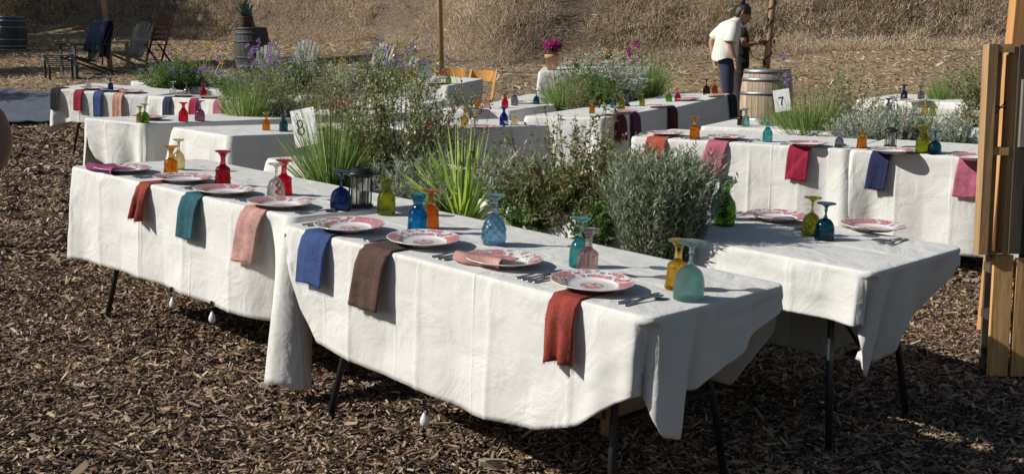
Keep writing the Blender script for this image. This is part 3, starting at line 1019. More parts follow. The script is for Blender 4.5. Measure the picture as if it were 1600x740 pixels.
def goblet(tab, u, v, h, prof, color, label, pattern='flute', fine=False, group='coloured goblets standing upside down on the tables', wide=1.):
    M = (tab.M @ Matrix.Translation((u, v, .0028))) if isinstance(tab, Tab) else Matrix.Translation(tab)
    M = M @ Matrix.Rotation(random.uniform(0, 6), 4, 'Z') @ Matrix.Diagonal((h * wide, h * wide, h, 1))
    root = empty('goblet', M, label, 'goblet', group)
    key = (prof, pattern, fine)
    mt = mat_glass(color + '_' + pattern if pattern == 'bead' else color, tuple(c ** .55 for c in GLASSC[color]), {'bead': 60}.get(pattern, 0))
    if key not in GM:
        n = 48 if fine else 20
        k = 4 if fine else 2
        bp, sp, fp = PROF[prof]
        nf = {'flute': 12, 'oval': 8, 'plain': 0, 'bead': 0, 'facet': 8}[pattern]

        def mod(a, z):
            if not nf: return 0
            w = max(0, min(1, (z - .03) / .06)) * max(0, min(1, (.56 - z) / .1))
            if pattern == 'oval': return w * .085 * math.cos(nf * a) * math.sin(z * 34)
            if pattern == 'facet': return w * .09 * abs(math.cos(nf * a / 2))
            return w * .08 * abs(math.sin(nf * a / 2))
        outer = smooth_prof(bp, k)
        inner = [(max(r - .016, .002), z + (.0 if z < .02 else 0)) for r, z in outer if z < .585 * bp[-1][1] / .6]
        inner = [(r, z) for r, z in inner]
        top_in = inner[-1][1] + .012
        ms = []
        mb = MB()
        mb.lathe(outer, n, mod, capt=True)                       # patterned outside
        nb = len(mb.v)
        mb.lathe([(inner[0][0], .0)] + inner[1:] + [(inner[-1][0] * .4, top_in), (.0005, top_in + .004)], n)      # smooth inside
        k0 = len(outer) * n
        cell = len(mb.f)
        # turn the inner wall's faces round and close the rim
        first_inner = next(i for i, f in enumerate(mb.f) if min(f) >= nb)
        mb.f[first_inner:] = [tuple(reversed(f)) for f in mb.f[first_inner:]]
        mb.f += [(k, nb + k, nb + (k + 1) % n, (k + 1) % n) for k in range(n)]
        mb.mi += [0] * n
        ms.append(mb.mesh('bowl', [], True))
        mb = MB(); mb.lathe(smooth_prof(sp, k), n, (lambda a, z: .05 * math.cos(6 * a)) if pattern != 'plain' else None, capb=True, capt=True)
        ms.append(mb.mesh('stem', [], True))
        mb = MB(); mb.lathe(smooth_prof(fp, k), n, None, capb=True)
        ms.append(mb.mesh('foot', [], True))
        GM[key] = ms
    for nm, me0 in zip(('bowl', 'stem', 'foot'), GM[key]):
        ck = key + (color, nm)
        if ck not in GM:
            me = me0.copy(); me.materials.clear(); me.materials.append(mt); GM[ck] = me
        link(nm, GM[ck], root)
    return root


def gob(t, px, py, top, prof, color, label, pattern='flute', fine=False, wide=1., hfix=None):
    tab = TABS[t]
    u, v = tab.px(px, py)
    P = tab.at(u, v)
    h = (py - top) / PXM((P - Vector((0, 0, CAMH))).dot(F_)) if hfix is None else hfix
    # keep it on the top
    u = min(max(u, .04), tab.L - .04); v = min(max(v, .04), tab.W - .04)
    return goblet(tab, u, v, h, prof, color, label, pattern, fine, wide=wide)


# ---- plate
def mat_plate():
    m_, n, l, b = nt('china')
    tc = n.new('ShaderNodeTexCoord')
    ln = n.new('ShaderNodeVectorMath'); ln.operation = 'LENGTH'
    sp = n.new('ShaderNodeSeparateXYZ'); l.new(tc.outputs['Object'], sp.inputs[0])
    cb = n.new('ShaderNodeCombineXYZ'); l.new(sp.outputs[0], cb.inputs[0]); l.new(sp.outputs[1], cb.inputs[1])
    l.new(cb.outputs[0], ln.inputs[0])
    # rim band and centre medallion masks
    rim = ramp(n, [(0, (0, 0, 0)), (.168, (0, 0, 0)), (.172, (1, 1, 1)), (.262, (1, 1, 1)), (.266, (.0, .0, .0))])
    ml = n.new('ShaderNodeMath'); ml.operation = 'MULTIPLY'; ml.inputs[1].default_value = 2.
    l.new(ln.outputs['Value'], ml.inputs[0]); l.new(ml.outputs[0], rim.inputs[0])
    med = ramp(n, [(0, (1, 1, 1)), (.078, (1, 1, 1)), (.083, (0, 0, 0)), (.096, (0, 0, 0)), (.098, (.6, .6, .6)), (.104, (0, 0, 0))])
    l.new(ml.outputs[0], med.inputs[0])
    na_ = noise_node(n, l, tc.outputs['Object'], 17, 2, .4)
    patch = ramp(n, [(.50, (0, 0, 0)), (.53, (1, 1, 1))]); l.new(na_.outputs[0], patch.inputs[0])
    vo = n.new('ShaderNodeTexVoronoi'); vo.inputs['Scale'].default_value = 75
    l.new(tc.outputs['Object'], vo.inputs['Vector'])
    flow = ramp(n, [(.0, (.70, .52, .44)), (.14, (.40, .05, .12)), (.34, (.52, .15, .20)), (.5, (.70, .46, .40)), (.62, (.48, .11, .17)), (1, (.62, .36, .30))])
    l.new(vo.outputs['Distance'], flow.inputs[0])
    vo2 = n.new('ShaderNodeTexVoronoi'); vo2.inputs['Scale'].default_value = 95
    l.new(tc.outputs['Object'], vo2.inputs['Vector'])
    hs = n.new('ShaderNodeSeparateColor'); l.new(vo2.outputs['Color'], hs.inputs[0])
    sprig = ramp(n, [(0, (.74, .74, .70)), (.45, (.74, .74, .70)), (.5, (.16, .30, .14)), (.62, (.70, .12, .16)), (.74, (.12, .14, .30)), (.82, (.74, .74, .70))])
    l.new(hs.outputs[0], sprig.inputs[0])
    mrim = n.new('ShaderNodeMixRGB'); l.new(patch.outputs[0], mrim.inputs[0]); l.new(sprig.outputs[0], mrim.inputs[1]); l.new(flow.outputs[0], mrim.inputs[2])
    m1 = n.new('ShaderNodeMixRGB'); m1.inputs[1].default_value = (.76, .76, .74, 1)
    l.new(rim.outputs[0], m1.inputs[0]); l.new(mrim.outputs[0], m1.inputs[2])
    medc = ramp(n, [(0, (.76, .76, .74)), (.35, (.70, .10, .16)), (.5, (.20, .28, .16)), (.62, (.76, .72, .7)), (.75, (.14, .16, .34)), (.9, (.78, .35, .2))])
    l.new(hs.outputs[1], medc.inputs[0])
    m2 = n.new('ShaderNodeMixRGB'); l.new(med.outputs[0], m2.inputs[0]); l.new(m1.outputs[0], m2.inputs[1]); l.new(medc.outputs[0], m2.inputs[2])
    l.new(m2.outputs[0], b.inputs['Base Color'])
    b.inputs['Roughness'].default_value = .18
    b.inputs['Coat Weight'].default_value = .4
    return m_


M_CHINA = mat_plate()
mb = MB()
pp = [(0, .006), (.030, .006), (.060, .0062), (.076, .008), (.084, .0125), (.094, .017), (.115, .0225), (.132, .0265), (.1355, .0272), (.1365, .026), (.1340, .0235), (.115, .018), (.092, .011), (.080, .004), (.066, .0022), (.062, 0), (.056, 0), (.054, .0025), (0, .0025)]
mb.lathe(smooth_prof(pp, 2), 64, lambda a, z: .006 * math.cos(12 * a) if z > .02 else 0)
PLATE = mb.mesh('plate', M_CHINA, True)


def plate(tab, u, v, label, z=.003, s=1., tilt=(0, 0), group='floral rimmed dinner plates'):
    o = link('plate', PLATE)
    o.matrix_world = tab.M @ Matrix.Translation((u, v, z)) @ Matrix.Rotation(tilt[0], 4, 'X') @ Matrix.Rotation(tilt[1], 4, 'Y') @ Matrix.Rotation(random.uniform(0, 6), 4, 'Z') @ Matrix.Scale(s, 4)
    tag(o, label, 'plate', group)
    return o


# ---- cutlery: lies along +y, handle end at y=0, length ~.2
M_STEEL = mat_plain('polished_steel', (.62, .63, .66), .26, .95)


def strip(mb, rows, th=.0022):
    """rows: (y, halfwidth, z) -> a closed flat bar following the rows"""
    vs = []
    for y, w, z in rows:
        vs += [(-w, y, z), (w, y, z), (w * .8, y, z + th), (-w * .8, y, z + th)]
    fs = []
    for i in range(len(rows) - 1):
        a = i * 4; b = a + 4
        for k in range(4):
            fs.append((a + k, a + (k + 1) % 4, b + (k + 1) % 4, b + k))
    fs.append((0, 3, 2, 1)); e = (len(rows) - 1) * 4
    fs.append((e, e + 1, e + 2, e + 3))
    mb.add(vs, fs)


def cut_meshes():
    h = [(0, .004, .001), (.004, .0085, .001), (.03, .0085, .001), (.07, .006, .003), (.11, .0035, .006), (.125, .0035, .006)]
    out = {}
    a = MB(); strip(a, h)
    out['handle'] = a.mesh('handle', M_STEEL, True)
    f = MB(); strip(f, [(.125, .0035, .006), (.14, .009, .004), (.152, .011, .002), (.158, .011, .0018)])
    for k in range(4):
        x = -.0093 + k * .0062
        f.tube([(x, .157, .003), (x, .18, .0022), (x, .196, .0062)], [.0016, .0014, .0007], 5)
    out['tines'] = f.mesh('tines', M_STEEL, True)
    s = MB()
    vs = []; n = 16
    for j, (rr, dz) in enumerate([(0, -.006), (.5, -.0045), (.85, -.001), (1, .001)]):
        for k in range(n):
            an = 2 * PI * k / n
            vs.append((.0195 * rr * math.cos(an) * (1 - .18 * math.sin(an) * -1 * .6), .160 + .031 * rr * math.sin(an), .0075 + dz))
    fs = [(j * n + k, j * n + (k + 1) % n, (j + 1) * n + (k + 1) % n, (j + 1) * n + k) for j in range(3) for k in range(n)]
    s.add(vs, fs)
    strip(s, [(.122, .0033, .006), (.132, .005, .008)])
    out['spoon_bowl'] = s.mesh('spoon_bowl', M_STEEL, True)
    kb = MB(); strip(kb, [(.10, .006, .003), (.13, .009, .002), (.19, .009, .002), (.215, .006, .002), (.222, .002, .002)], .0012)
    out['blade'] = kb.mesh('blade', M_STEEL, True)
    return out


CUT = cut_meshes()


def cutlery(kind, tab, u, v, label, ang=0., flip=False):
    root = empty(kind, tab.M @ Matrix.Translation((u, v, .004)) @ Matrix.Rotation(ang + (PI if flip else 0), 4, 'Z'), label, kind, 'steel cutlery beside the plates')
    link('handle', CUT['handle'], root)
    link({'fork': 'tines', 'spoon': 'spoon_bowl', 'knife': 'blade'}[kind], CUT[{'fork': 'tines', 'spoon': 'spoon_bowl', 'knife': 'blade'}[kind]], root)
    return root


def setting(tab, u, v, who, flip=False, only=None):
    """cutlery round a plate; the diner sits on the near side (v = 0) unless flipped"""
    s = -1 if flip else 1
    b = (lambda q: tab.W - q) if flip else (lambda q: q)
    items = [('fork', -.195, .015, 'left'), ('fork', -.172, .02, 'inner left'), ('knife', .175, .022, 'right'), ('spoon', .205, .018, 'outer right')]
    for kind, du, v0, side in items:
        uu = u + s * du
        if not (.02 < uu < tab.L - .02): continue
        cutlery(kind, tab, uu, b(v0 + .03), f'{kind} lying {side} of the {who}', random.uniform(-.07, .07), flip)


# ---- napkins
def fray(mb, pts, d, n_, ln, seed):
    r_ = random.Random(seed)
    for p in pts:
        a = Vector(p); e = a + Vector(d) * ln * r_.uniform(.5, 1.2) + Vector(n_) * r_.uniform(-.3, .3) * ln
        w = Vector((.0007, 0, 0))
        sd = Vector(d).cross(Vector((0, 1, 0)))
        if sd.length < .1: sd = Vector(d).cross(Vector((0, 0, 1)))
        sd = sd.normalized() * .0008
        mb.add([a - sd, a + sd, e + sd * .4, e - sd * .4], [(0, 1, 2, 3)], 0)


def napkin(tab, u, col, cname, label, w=.11, drop=.22, back=.16, lean=0., flare=1., fold=None, seed=1, side='near', fringe=True, off=.0):
    """a gauze napkin that runs from under the plate over the edge of the table and hangs down"""
    mt = mat_napkin(cname, col)
    r_ = random.Random(seed)
    NW = 14; rows = []
    # path: v from back -> edge -> down
    path = []
    k1 = 8
    for i in range(k1): path.append(('t', back * (1 - i / k1)))
    for i in range(4): path.append(('c', (i + 1) / 4))
    kd = 18
    for i in range(1, kd + 1): path.append(('d', drop * i / kd))
    vs = []
    for kind, q in path:
        for i in range(NW + 1):
            s = i / NW - .5
            g_ = noise.noise(Vector((s * 5, seed * 1.7, q * 3 if kind == 'd' else 0)))
            if kind == 't':
                x = s * w * (1 + .05 * q); y = q; z = .0055 + .0015 * g_
            elif kind == 'c':
                a = q * PI / 2
                x = s * w; y = .0 - .012 * math.sin(a) + .004; z = .0055 - .010 * (1 - math.cos(a))
            else:
                f = 1 + (flare - 1) * q / drop
                x = s * w * f + lean * q
                fl = 0
                if fold == 'vee':      # left and right sides folded over, dark gap between
                    fl = .034 * (q / drop) * (.5 - .5 * math.cos((s + .5) * 2 * PI * 2.0))
                elif fold == 'diag':
                    fl = .012 * (1 if s > (.5 - q / drop) * .9 else 0)
                else:
                    fl = .007 * math.sin(s * 7 + seed) * (q / drop) ** .7
                y = -.016 - .016 * min(1, q / .06) - max(0, fl) - .4 * min(0, fl) * 0 - .004 * (1 + g_) - .008 * (q / drop); z = -.006 - q + .004 * math.sin(s * 6 + seed)
            vs.append(Vector((x, y - off, z)))
    R_ = len(path)
    fs = [(j * (NW + 1) + i, j * (NW + 1) + i + 1, (j + 1) * (NW + 1) + i + 1, (j + 1) * (NW + 1) + i) for j in range(R_ - 1) for i in range(NW)]
    mb = MB(); mb.add(vs, fs)
    if side == 'near': T_ = Matrix.Translation((u, 0, 0))
    elif side == 'left': T_ = Matrix.Translation((0, u, 0)) @ Matrix.Rotation(-PI / 2, 4, 'Z')
    M = tab.M @ T_
    if fringe:
        root = empty('napkin', M, label, 'napkin', 'gauze napkins')
        o = mb.build('cloth', mt, root, True)
        o.modifiers.new('t', 'SOLIDIFY').thickness = .002
        fb = MB()
        bot = vs[(R_ - 1) * (NW + 1):]
        ed = []
        for i in range(NW):
            for q in range(4): ed.append(bot[i].lerp(bot[i + 1], q / 4))
        fray(fb, ed, (0, 0, -1), (1, 0, 0), .011, seed)
        for col_i, dx in ((0, -1), (NW, 1)):
            e2 = [vs[j * (NW + 1) + col_i] for j in range(k1 + 3, R_)]
            ee = []
            for i in range(len(e2) - 1):
                for q in range(4): ee.append(e2[i].lerp(e2[i + 1], q / 4))
            fray(fb, ee, (dx, 0, -.2), (0, 0, 1), .005, seed + dx)
        f = fb.build('fringe', mt, root)
        f['kind'] = 'stuff'
        return root
    o = mb.build('napkin', mt, None, True, M=M)
    o.modifiers.new('t', 'SOLIDIFY').thickness = .002
    tag(o, label, 'napkin', 'gauze napkins')
    return o


def folded_napkin(tab, u, v, col, cname, label, seed=1, ln=.26, w=.10, ang=0.):
    """napkin folded in half and laid over the near rim of a plate"""
    mt = mat_napkin(cname, col)
    mb = MB()
    NX, NY = 16, 10
    prof = [(-.075, .034), (-.082, .022), (-.085, .012), (-.078, .006), (-.06, .004), (-.03, .005)]
    path = [(.05, .024), (.03, .022), (.0, .021), (-.03, .024), (-.055, .034), (-.075, .036)] + prof[1:]
    vs = []
    for (y, z) in path:
        for i in range(NX + 1):
            s = i / NX - .5
            sag = .010 * (1 - (2 * s) ** 2)
            vs.append(Vector((s * ln, y * (1 + .1 * math.sin(s * 5 + seed)) + .006 * math.sin(s * 8), z - sag * .3 + .003 * noise.noise(Vector((s * 6, y * 30, seed))))))
    fs = [(j * (NX + 1) + i, j * (NX + 1) + i + 1, (j + 1) * (NX + 1) + i + 1, (j + 1) * (NX + 1) + i) for j in range(len(path) - 1) for i in range(NX)]
    mb.add(vs, fs)
    o = mb.build('napkin', mt, None, True, M=tab.M @ Matrix.Translation((u, v, .004)) @ Matrix.Rotation(ang, 4, 'Z'))
    s_ = o.modifiers.new('t', 'SOLIDIFY'); s_.thickness = .004
    o.modifiers.new('sub', 'SUBSURF').render_levels = 1
    tag(o, label, 'napkin', 'gauze napkins')
    return o


NC = {'blue': (.045, .085, .24), 'brown': (.11, .062, .048), 'blush': (.58, .32, .28), 'rust': (.33, .055, .035), 'magenta': (.30, .05, .16), 'teal': (.03, .12, .15),
      'pink': (.52, .14, .22), 'crimson': (.36, .015, .05), 'navy': (.022, .030, .10), 'coral': (.55, .09, .05), 'maroon': (.10, .010, .018), 'purple': (.13, .03, .085),
      'charcoal': (.018, .018, .022), 'peach': (.68, .36, .28), 'black': (.012, .02, .024), 'salmon': (.66, .22, .18)}

# ---- nearest table A
A = TABS['A']; B = TABS['B']; Cc = TABS['C']


def plate_px(t, px, py, label, **k):
    u, v = TABS[t].px(px, py, .012)
    plate(TABS[t], u, v, label, **k)
    return u, v


pa = [plate_px('A', 546, 357, 'floral plate over the blue napkin, first on the nearest table', z=.008, tilt=(.03, 0)),
      plate_px('A', 662, 379, 'floral plate over the brown napkin', z=.008, tilt=(.03, .01)),
      plate_px('A', 787, 409, 'floral plate with a blush napkin folded over its edge'),
      plate_px('A', 925, 447, 'floral plate over the rust napkin, nearest to the viewer', z=.008, tilt=(.02, .02))]
for (u, v), w in zip(pa, ('plate over the blue napkin', 'plate over the brown napkin', 'plate with the folded blush napkin', 'plate over the rust napkin nearest the viewer')):
    setting(A, u, v, w)
un = lambda t, px, py: TABS[t].px(px, py)[0]
napkin(A, un('A', 494, 366), NC['blue'], 'blue', 'blue gauze napkin with frayed edges hanging left on the nearest table', w=.155, drop=.185, seed=2, lean=-.05)
napkin(A, un('A', 613, 386), NC['brown'], 'brown', 'brown gauze napkin hanging over the nearest table edge', w=.150, drop=.215, seed=5, lean=-.12, flare=1.05)
folded_napkin(A, pa[2][0] - .045, pa[2][1] - .02, NC['blush'], 'blush', 'blush napkin folded over the third plate of the nearest table', 3, ang=.12, ln=.20)
napkin(A, un('A', 893, 463), NC['rust'], 'rust', 'rust napkin with folded sides hanging at the near corner', w=.110, drop=.19, seed=7, lean=.06, fold='vee', flare=1.05)
gob('A', 652, 364, 303, 'tumbler', 'blue', 'bright blue waisted glass goblet behind the brown napkin plate', 'plain', True)
gob('A', 672, 357, 297, 'footed', 'orange', 'orange glass goblet hidden behind the bright blue one', 'flute', True)
gob('A', 771, 383, 304, 'tulip', 'pale blue', 'pale blue goblet with oval pattern standing alone mid table', 'oval', True, wide=.92)
gob('A', 904, 417, 340, 'bell', 'teal', 'teal goblet behind the clear pink one', 'plain', True, wide=.85)
gob('A', 917, 431, 357, 'footed', 'pink', 'clear pink swirled goblet in front of the teal one', 'flute', True)
gob('A', 1056, 452, 374, 'footed', 'yellow', 'golden yellow goblet behind the beaded pale teal one', 'oval', True)
gob('A', 1075, 468, 376, 'bell', 'aqua', 'beaded pale teal goblet, the one nearest the viewer', 'bead', True, wide=1.08)

# ---- table B
pb = [plate_px('B', 192, 266, 'floral plate under the magenta napkin at the left end'), plate_px('B', 286, 281, 'floral plate above the rust napkin of the second near table'),
      plate_px('B', 350, 300, 'floral plate above the teal napkin'), plate_px('B', 437, 320, 'floral plate above the long blush napkin')]
for (u, v), w in zip(pb, ('magenta napkin plate', 'plate above the left rust napkin', 'plate above the teal napkin', 'plate above the long blush napkin')):
    setting(B, u, v, w)
folded_napkin(B, pb[0][0] - .02, pb[0][1] - .03, NC['magenta'], 'magenta', 'magenta napkin folded across the plate at the left end', 4, ln=.24)
napkin(B, un('B', 221, 288), NC['rust'], 'rust', 'rust napkin folded in a narrow vee hanging left of the teal one', w=.085, drop=.155, seed=9, fold='vee', flare=1.1)
napkin(B, un('B', 292, 306), NC['teal'], 'teal', 'dark teal gauze napkin hanging over the second near table', w=.125, drop=.185, seed=11, lean=-.06)
napkin(B, un('B', 389, 328), NC['blush'], 'blush', 'long blush gauze napkin hanging right of the teal one', w=.145, drop=.22, seed=13, lean=-.18)
gob('B', 267, 277, 234, 'footed', 'amber', 'amber goblet standing over the left rust napkin plate', 'facet', True, hfix=.15)
gob('B', 279, 266, 214, 'tulip', 'cream', 'pale greenish goblet behind the left amber one', 'plain', True, hfix=.155, wide=.8)
gob('B', 348, 291, 236, 'footed', 'ruby', 'dark ruby goblet with flared foot over the teal napkin plate', 'oval', True)
gob('B', 431, 311, 256, 'bell', 'clear', 'clear goblet in front of the red one over the long blush napkin', 'oval', True)
gob('B', 443, 306, 250, 'footed', 'red', 'bright red goblet behind the clear one', 'facet', True)
gob('B', 532, 329, 268, 'bell', 'navy', 'dark navy fluted goblet in front of the black lantern', 'flute', True, wide=1.05)
gob('B', 549, 324, 267, 'tumbler', 'olive', 'olive green goblet beside the navy fluted one', 'flute', True, wide=.9) if False else None
gob('A', 549, 323, 268, 'tumbler', 'olive', 'olive green goblet behind the navy fluted one', 'flute', True, wide=.95)

# ---- table C
pc = [plate_px('C', 1215, 340, 'floral plate with shade across it on the right hand table'), plate_px('C', 1364, 356, 'floral plate near the end of the right hand table')]
for (u, v), w in zip(pc, ('shaded plate of the right hand table', 'plate near the end of the right hand table')):
    setting(Cc, u, v, w, flip=True)
gob('C', 1131, 352, 281, 'bottle', 'green', 'leaf green goblet beside the lavender bush', 'oval', True, wide=.98)
gob('C', 1126, 343, 276, 'bottle', 'dark teal', 'dark teal goblet just behind the leaf green one', 'plain', True)
gob('C', 1266, 368, 308, 'bell', 'olive', 'olive goblet beside the dark blue one on the right hand table', 'oval', True, wide=.95)
gob('C', 1287, 375, 317, 'bell', 'dark teal', 'dark blue goblet between the two plates of the right hand table', 'plain', True, wide=1.08)
# crimson napkins lying flat behind the open salvia
K = TABS['K']
for q, (px_, py_) in enumerate([(948, 300), (770, 285)]):
    u, v = K.px(px_, py_)
    v = min(max(v, .2), .56); u = min(max(u, .2), K.L - .2)
    plate(K, u, v, ['floral plate with a crimson napkin seen through the open salvia', 'floral plate behind the tall strappy plant'][q])
    napk = folded_napkin(K, u, v, NC['crimson'], 'crimson', ['crimson napkin on the plate behind the open salvia', 'crimson napkin on the plate behind the tall strappy plant'][q], 3 + q)


# ---- row 7 (D)
D1 = TABS['D1']; D2 = TABS['D2']
dn = [('D1', 1022, 217, 'coral', .155, .20, 'coral napkin hanging above the lavender bush'), ('D1', 1121, 222, 'pink', .15, .21, 'pink gauze napkin second from the left of the number 7 row'),
      ('D1', 1248, 230, 'crimson', .15, .215, 'crimson napkin with a diagonal fold hanging below the amber goblet'), ('D2', 1376, 239, 'navy', .13, .235, 'navy napkin hanging below the black lantern'),
      ('D2', 1513, 250, 'pink', .155, .24, 'pink gauze napkin hanging beside the wooden post')]
for i, (t, px_, py_, c, w, dr, lb) in enumerate(dn):
    napkin(TABS[t], un(t, px_, py_), NC[c], c, lb, w=w, drop=dr, seed=20 + i, lean=[0, -.2, -.05, -.12, -.1][i], fold='diag' if c == 'crimson' else None)
for t, px_, py_, lb in [('D1', 1040, 210, 'plate above the coral napkin'), ('D1', 1135, 216, 'plate above the second pink napkin'), ('D1', 1262, 226, 'plate above the crimson napkin'), ('D2', 1395, 237, 'plate above the navy napkin'), ('D2', 1522, 247, 'plate above the pink napkin by the post')]:
    u, v = plate_px(t, px_, py_, 'floral ' + lb)
    setting(TABS[t], u, v, lb)
gob('D1', 1085, 218, 182, 'footed', 'amber', 'amber goblet between the coral and pink napkins', 'facet')
gob('D1', 1199, 222, 190, 'bottle', 'teal', 'teal green goblet in front of the burlap wrapped grass', 'plain')
gob('D1', 1311, 231, 203, 'bell', 'smoke', 'smoky grey goblet left of an amber one in the number 7 row', 'oval')
gob('D2', 1325, 231, 202, 'footed', 'amber', 'amber goblet right of the smoky grey one', 'plain', wide=1.25)
gob('D2', 1441, 240, 196, 'tumbler', 'olive', 'tall green glass behind the dark blue goblet by the post', 'plain')
gob('D2', 1457, 243, 206, 'bell', 'dark teal', 'dark blue goblet on the table beside the wooden post', 'flute', wide=1.1)
gob('D3', 1157, 196, 172, 'footed', 'brown', 'brown goblet at the corner of the table beside the barrel', 'plain')
gob('D3', 1165, 198, 170, 'footed', 'aqua', 'pale aqua goblet at the corner of the table beside the barrel', 'plain')
gob('D3', 1297, 206, 184, 'footed', 'amber', 'small amber goblet behind the burlap wrapped grass', 'plain')
# ---- far right
napkin(TABS['P'], un('P', 1403, 184), NC['coral'], 'coral', 'coral napkin on the far right table', w=.16, drop=.12, seed=33, fringe=False)
napkin(TABS['P'], un('P', 1484, 190), NC['peach'], 'peach', 'pale pink napkin on the far right table', w=.15, drop=.24, seed=34, fringe=False)
for t, px_, b_, tp, pr, c, lb in [
    ('P', 1388, 176, 154, 'bottle', 'navy', 'navy goblet on the far right table'), ('P', 1376, 176, 156, 'bell', 'cream', 'cream goblet left of the navy one on the far right table'),
    ('P', 1445, 180, 158, 'bell', 'yellow', 'yellow goblet on the far right table'), ('P', 1457, 181, 160, 'bell', 'olive', 'lime green goblet right of the yellow one'),
    ('P', 1510, 186, 160, 'bell', 'pink', 'pale pink goblet near the post on the far right table'),
    ('S', 1392, 160, 135, 'footed', 'navy', 'dark goblet on the farthest right table'), ('S', 1403, 163, 138, 'footed', 'smoke', 'smoky goblet on the farthest right table'),
    ('P', 1364, 172, 150, 'footed', 'clear', 'clear goblet at the left end of the far right table')]:
    gob(t, px_, b_, tp, pr, c, lb, 'plain')
plate_px('S', 1430, 158, 'plate on the farthest right table'); plate_px('P', 1500, 190, 'plate above the pale pink napkin on the far right table')
# ---- J, J2
for t, px_, py_, c, w, dr, lb in [('J', 968, 181, 'maroon', .16, .22, 'maroon napkin on the shaded side nearest the sunlit end'), ('J', 990, 177, 'purple', .13, .30, 'purple napkin hanging on the shaded side of the middle table'),
                               ('J', 1076, 160, 'maroon', .15, .28, 'maroon napkin hanging at the far part of the middle table'), ('J2', 1142, 148, 'charcoal', .16, .26, 'charcoal napkin on the table before the standing person')]:
    napkin(TABS[t], min(max(un(t, px_, py_), .12), TABS[t].L - .1), NC[c], c, lb, w=w * 1.6, drop=dr, seed=int(px_), fringe=False)
for t, px_, b_, tp, pr, c, lb in [
    ('J', 925, 178, 157, 'footed', 'amber', 'amber goblet at the sunlit end of the middle table'), ('J', 971, 171, 149, 'tumbler', 'olive', 'olive goblet before the lantern of the middle table'),
    ('J', 957, 169, 154, 'bottle', 'teal', 'small teal goblet left of the olive one on the middle table'), ('J', 1019, 163, 145, 'bell', 'olive', 'olive goblet on the far half of the middle table'),
    ('J', 1006, 158, 140, 'bell', 'purple', 'purple goblet behind the olive one on the middle table'),
    ('J2', 1045, 159, 138, 'bell', 'green', 'bright green goblet beside the red one on the middle table'), ('J2', 1059, 158, 138, 'bell', 'red', 'red goblet beside the bright green one'),
    ('J2', 1104, 148, 124, 'bell', 'brown', 'dark brown goblet left of the standing person'), ('J2', 1118, 146, 125, 'bell', 'orange', 'orange brown goblet at the hand of the standing person')]:
    gob(t, px_, b_, tp, pr, c, lb, 'plain')
for t, px_, py_, lb in [('J', 975, 176, 'plate above the purple napkin'), ('J', 1030, 167, 'plate on the far half of the middle table'), ('J2', 1075, 156, 'plate above the far maroon napkin'), ('J2', 1120, 150, 'plate above the charcoal napkin')]:
    plate_px(t, px_, py_, lb)
# ---- H, N
for t, px_, b_, tp, pr, c, lb in [
    ('H', 726, 198, 170, 'footed', 'yellow', 'yellow goblet behind the strappy bright plant'), ('H', 741, 197, 172, 'bell', 'clear', 'clear goblet behind the strappy bright plant'),
    ('H', 787, 196, 168, 'bottle', 'cobalt', 'cobalt blue goblet behind the strappy bright plant'), ('H', 682, 202, 180, 'footed', 'red', 'red goblet beside the dense shrub'),
    ('H', 804, 195, 173, 'footed', 'cream', 'cream goblet right of the cobalt blue one'),
    ('N', 747, 171, 150, 'footed', 'amber', 'amber goblet on the small looking middle table'), ('N', 761, 169, 148, 'bell', 'pink', 'clear pink goblet on the small looking middle table'),
    ('N', 789, 169, 147, 'bottle', 'red', 'red goblet on the small looking middle table'), ('N', 804, 165, 142, 'bottle', 'smoke', 'dark smoky goblet on the small looking middle table'),
    ('N2', 838, 163, 142, 'bell', 'dark teal', 'dark teal goblet left of the green grass in the middle'), ('M', 701, 131, 112, 'bell', 'green', 'green goblet on the table with orange chairs')]:
    gob(t, px_, b_, tp, pr, c, lb, 'plain')
for t, px_, py_, lb in [('H', 700, 201, 'plate beside the dense shrub'), ('H', 755, 200, 'plate behind the strappy bright plant'), ('N', 735, 170, 'plate beside the amber goblet of the small looking middle table'), ('N2', 822, 161, 'plate beyond the red goblet'), ('M', 680, 130, 'plate on the table with orange chairs')]:
    plate_px(t, px_, py_, lb)
# ---- G, F
Gt = TABS['G']
napkin(Gt, .86, NC['maroon'], 'maroon', 'maroon napkin hanging in shade left of the number 8 card', w=.20, drop=.21, seed=71, fringe=False)
plate(Gt, .82, .19, 'plate above the maroon napkin by the number 8 card')
for t, px_, b_, tp, pr, c, lb in [
    ('G', 416, 204, 176, 'footed', 'amber', 'amber goblet beside the burlap wrapped grass of table 8'), ('G', 443, 206, 180, 'tumbler', 'dark teal', 'dark blue goblet left of the number 8 card'),
    ('F', 188, 193, 167, 'footed', 'olive', 'olive glass goblet at the gathered end of the left table'), ('F', 213, 194, 164, 'bell', 'green', 'green goblet right of the olive one on the left table'),
    ('F', 292, 191, 161, 'bottle', 'red', 'red goblet on the left table below the navy napkin'), ('F', 317, 190, 158, 'bell', 'purple', 'purple goblet right of the red one on the left table')]:
    gob(t, px_, b_, tp, pr, c, lb, 'oval')
plate(TABS['F'], .30, .30, 'plate beside the green goblet on the left table')
for i, (c, lb) in enumerate([('fork', 'fork on the cloth beside the plate at table 8'), ('knife', 'knife on the cloth beside the plate at table 8')]):
    cutlery(c, Gt, .56 + .03 * i, .03, lb)
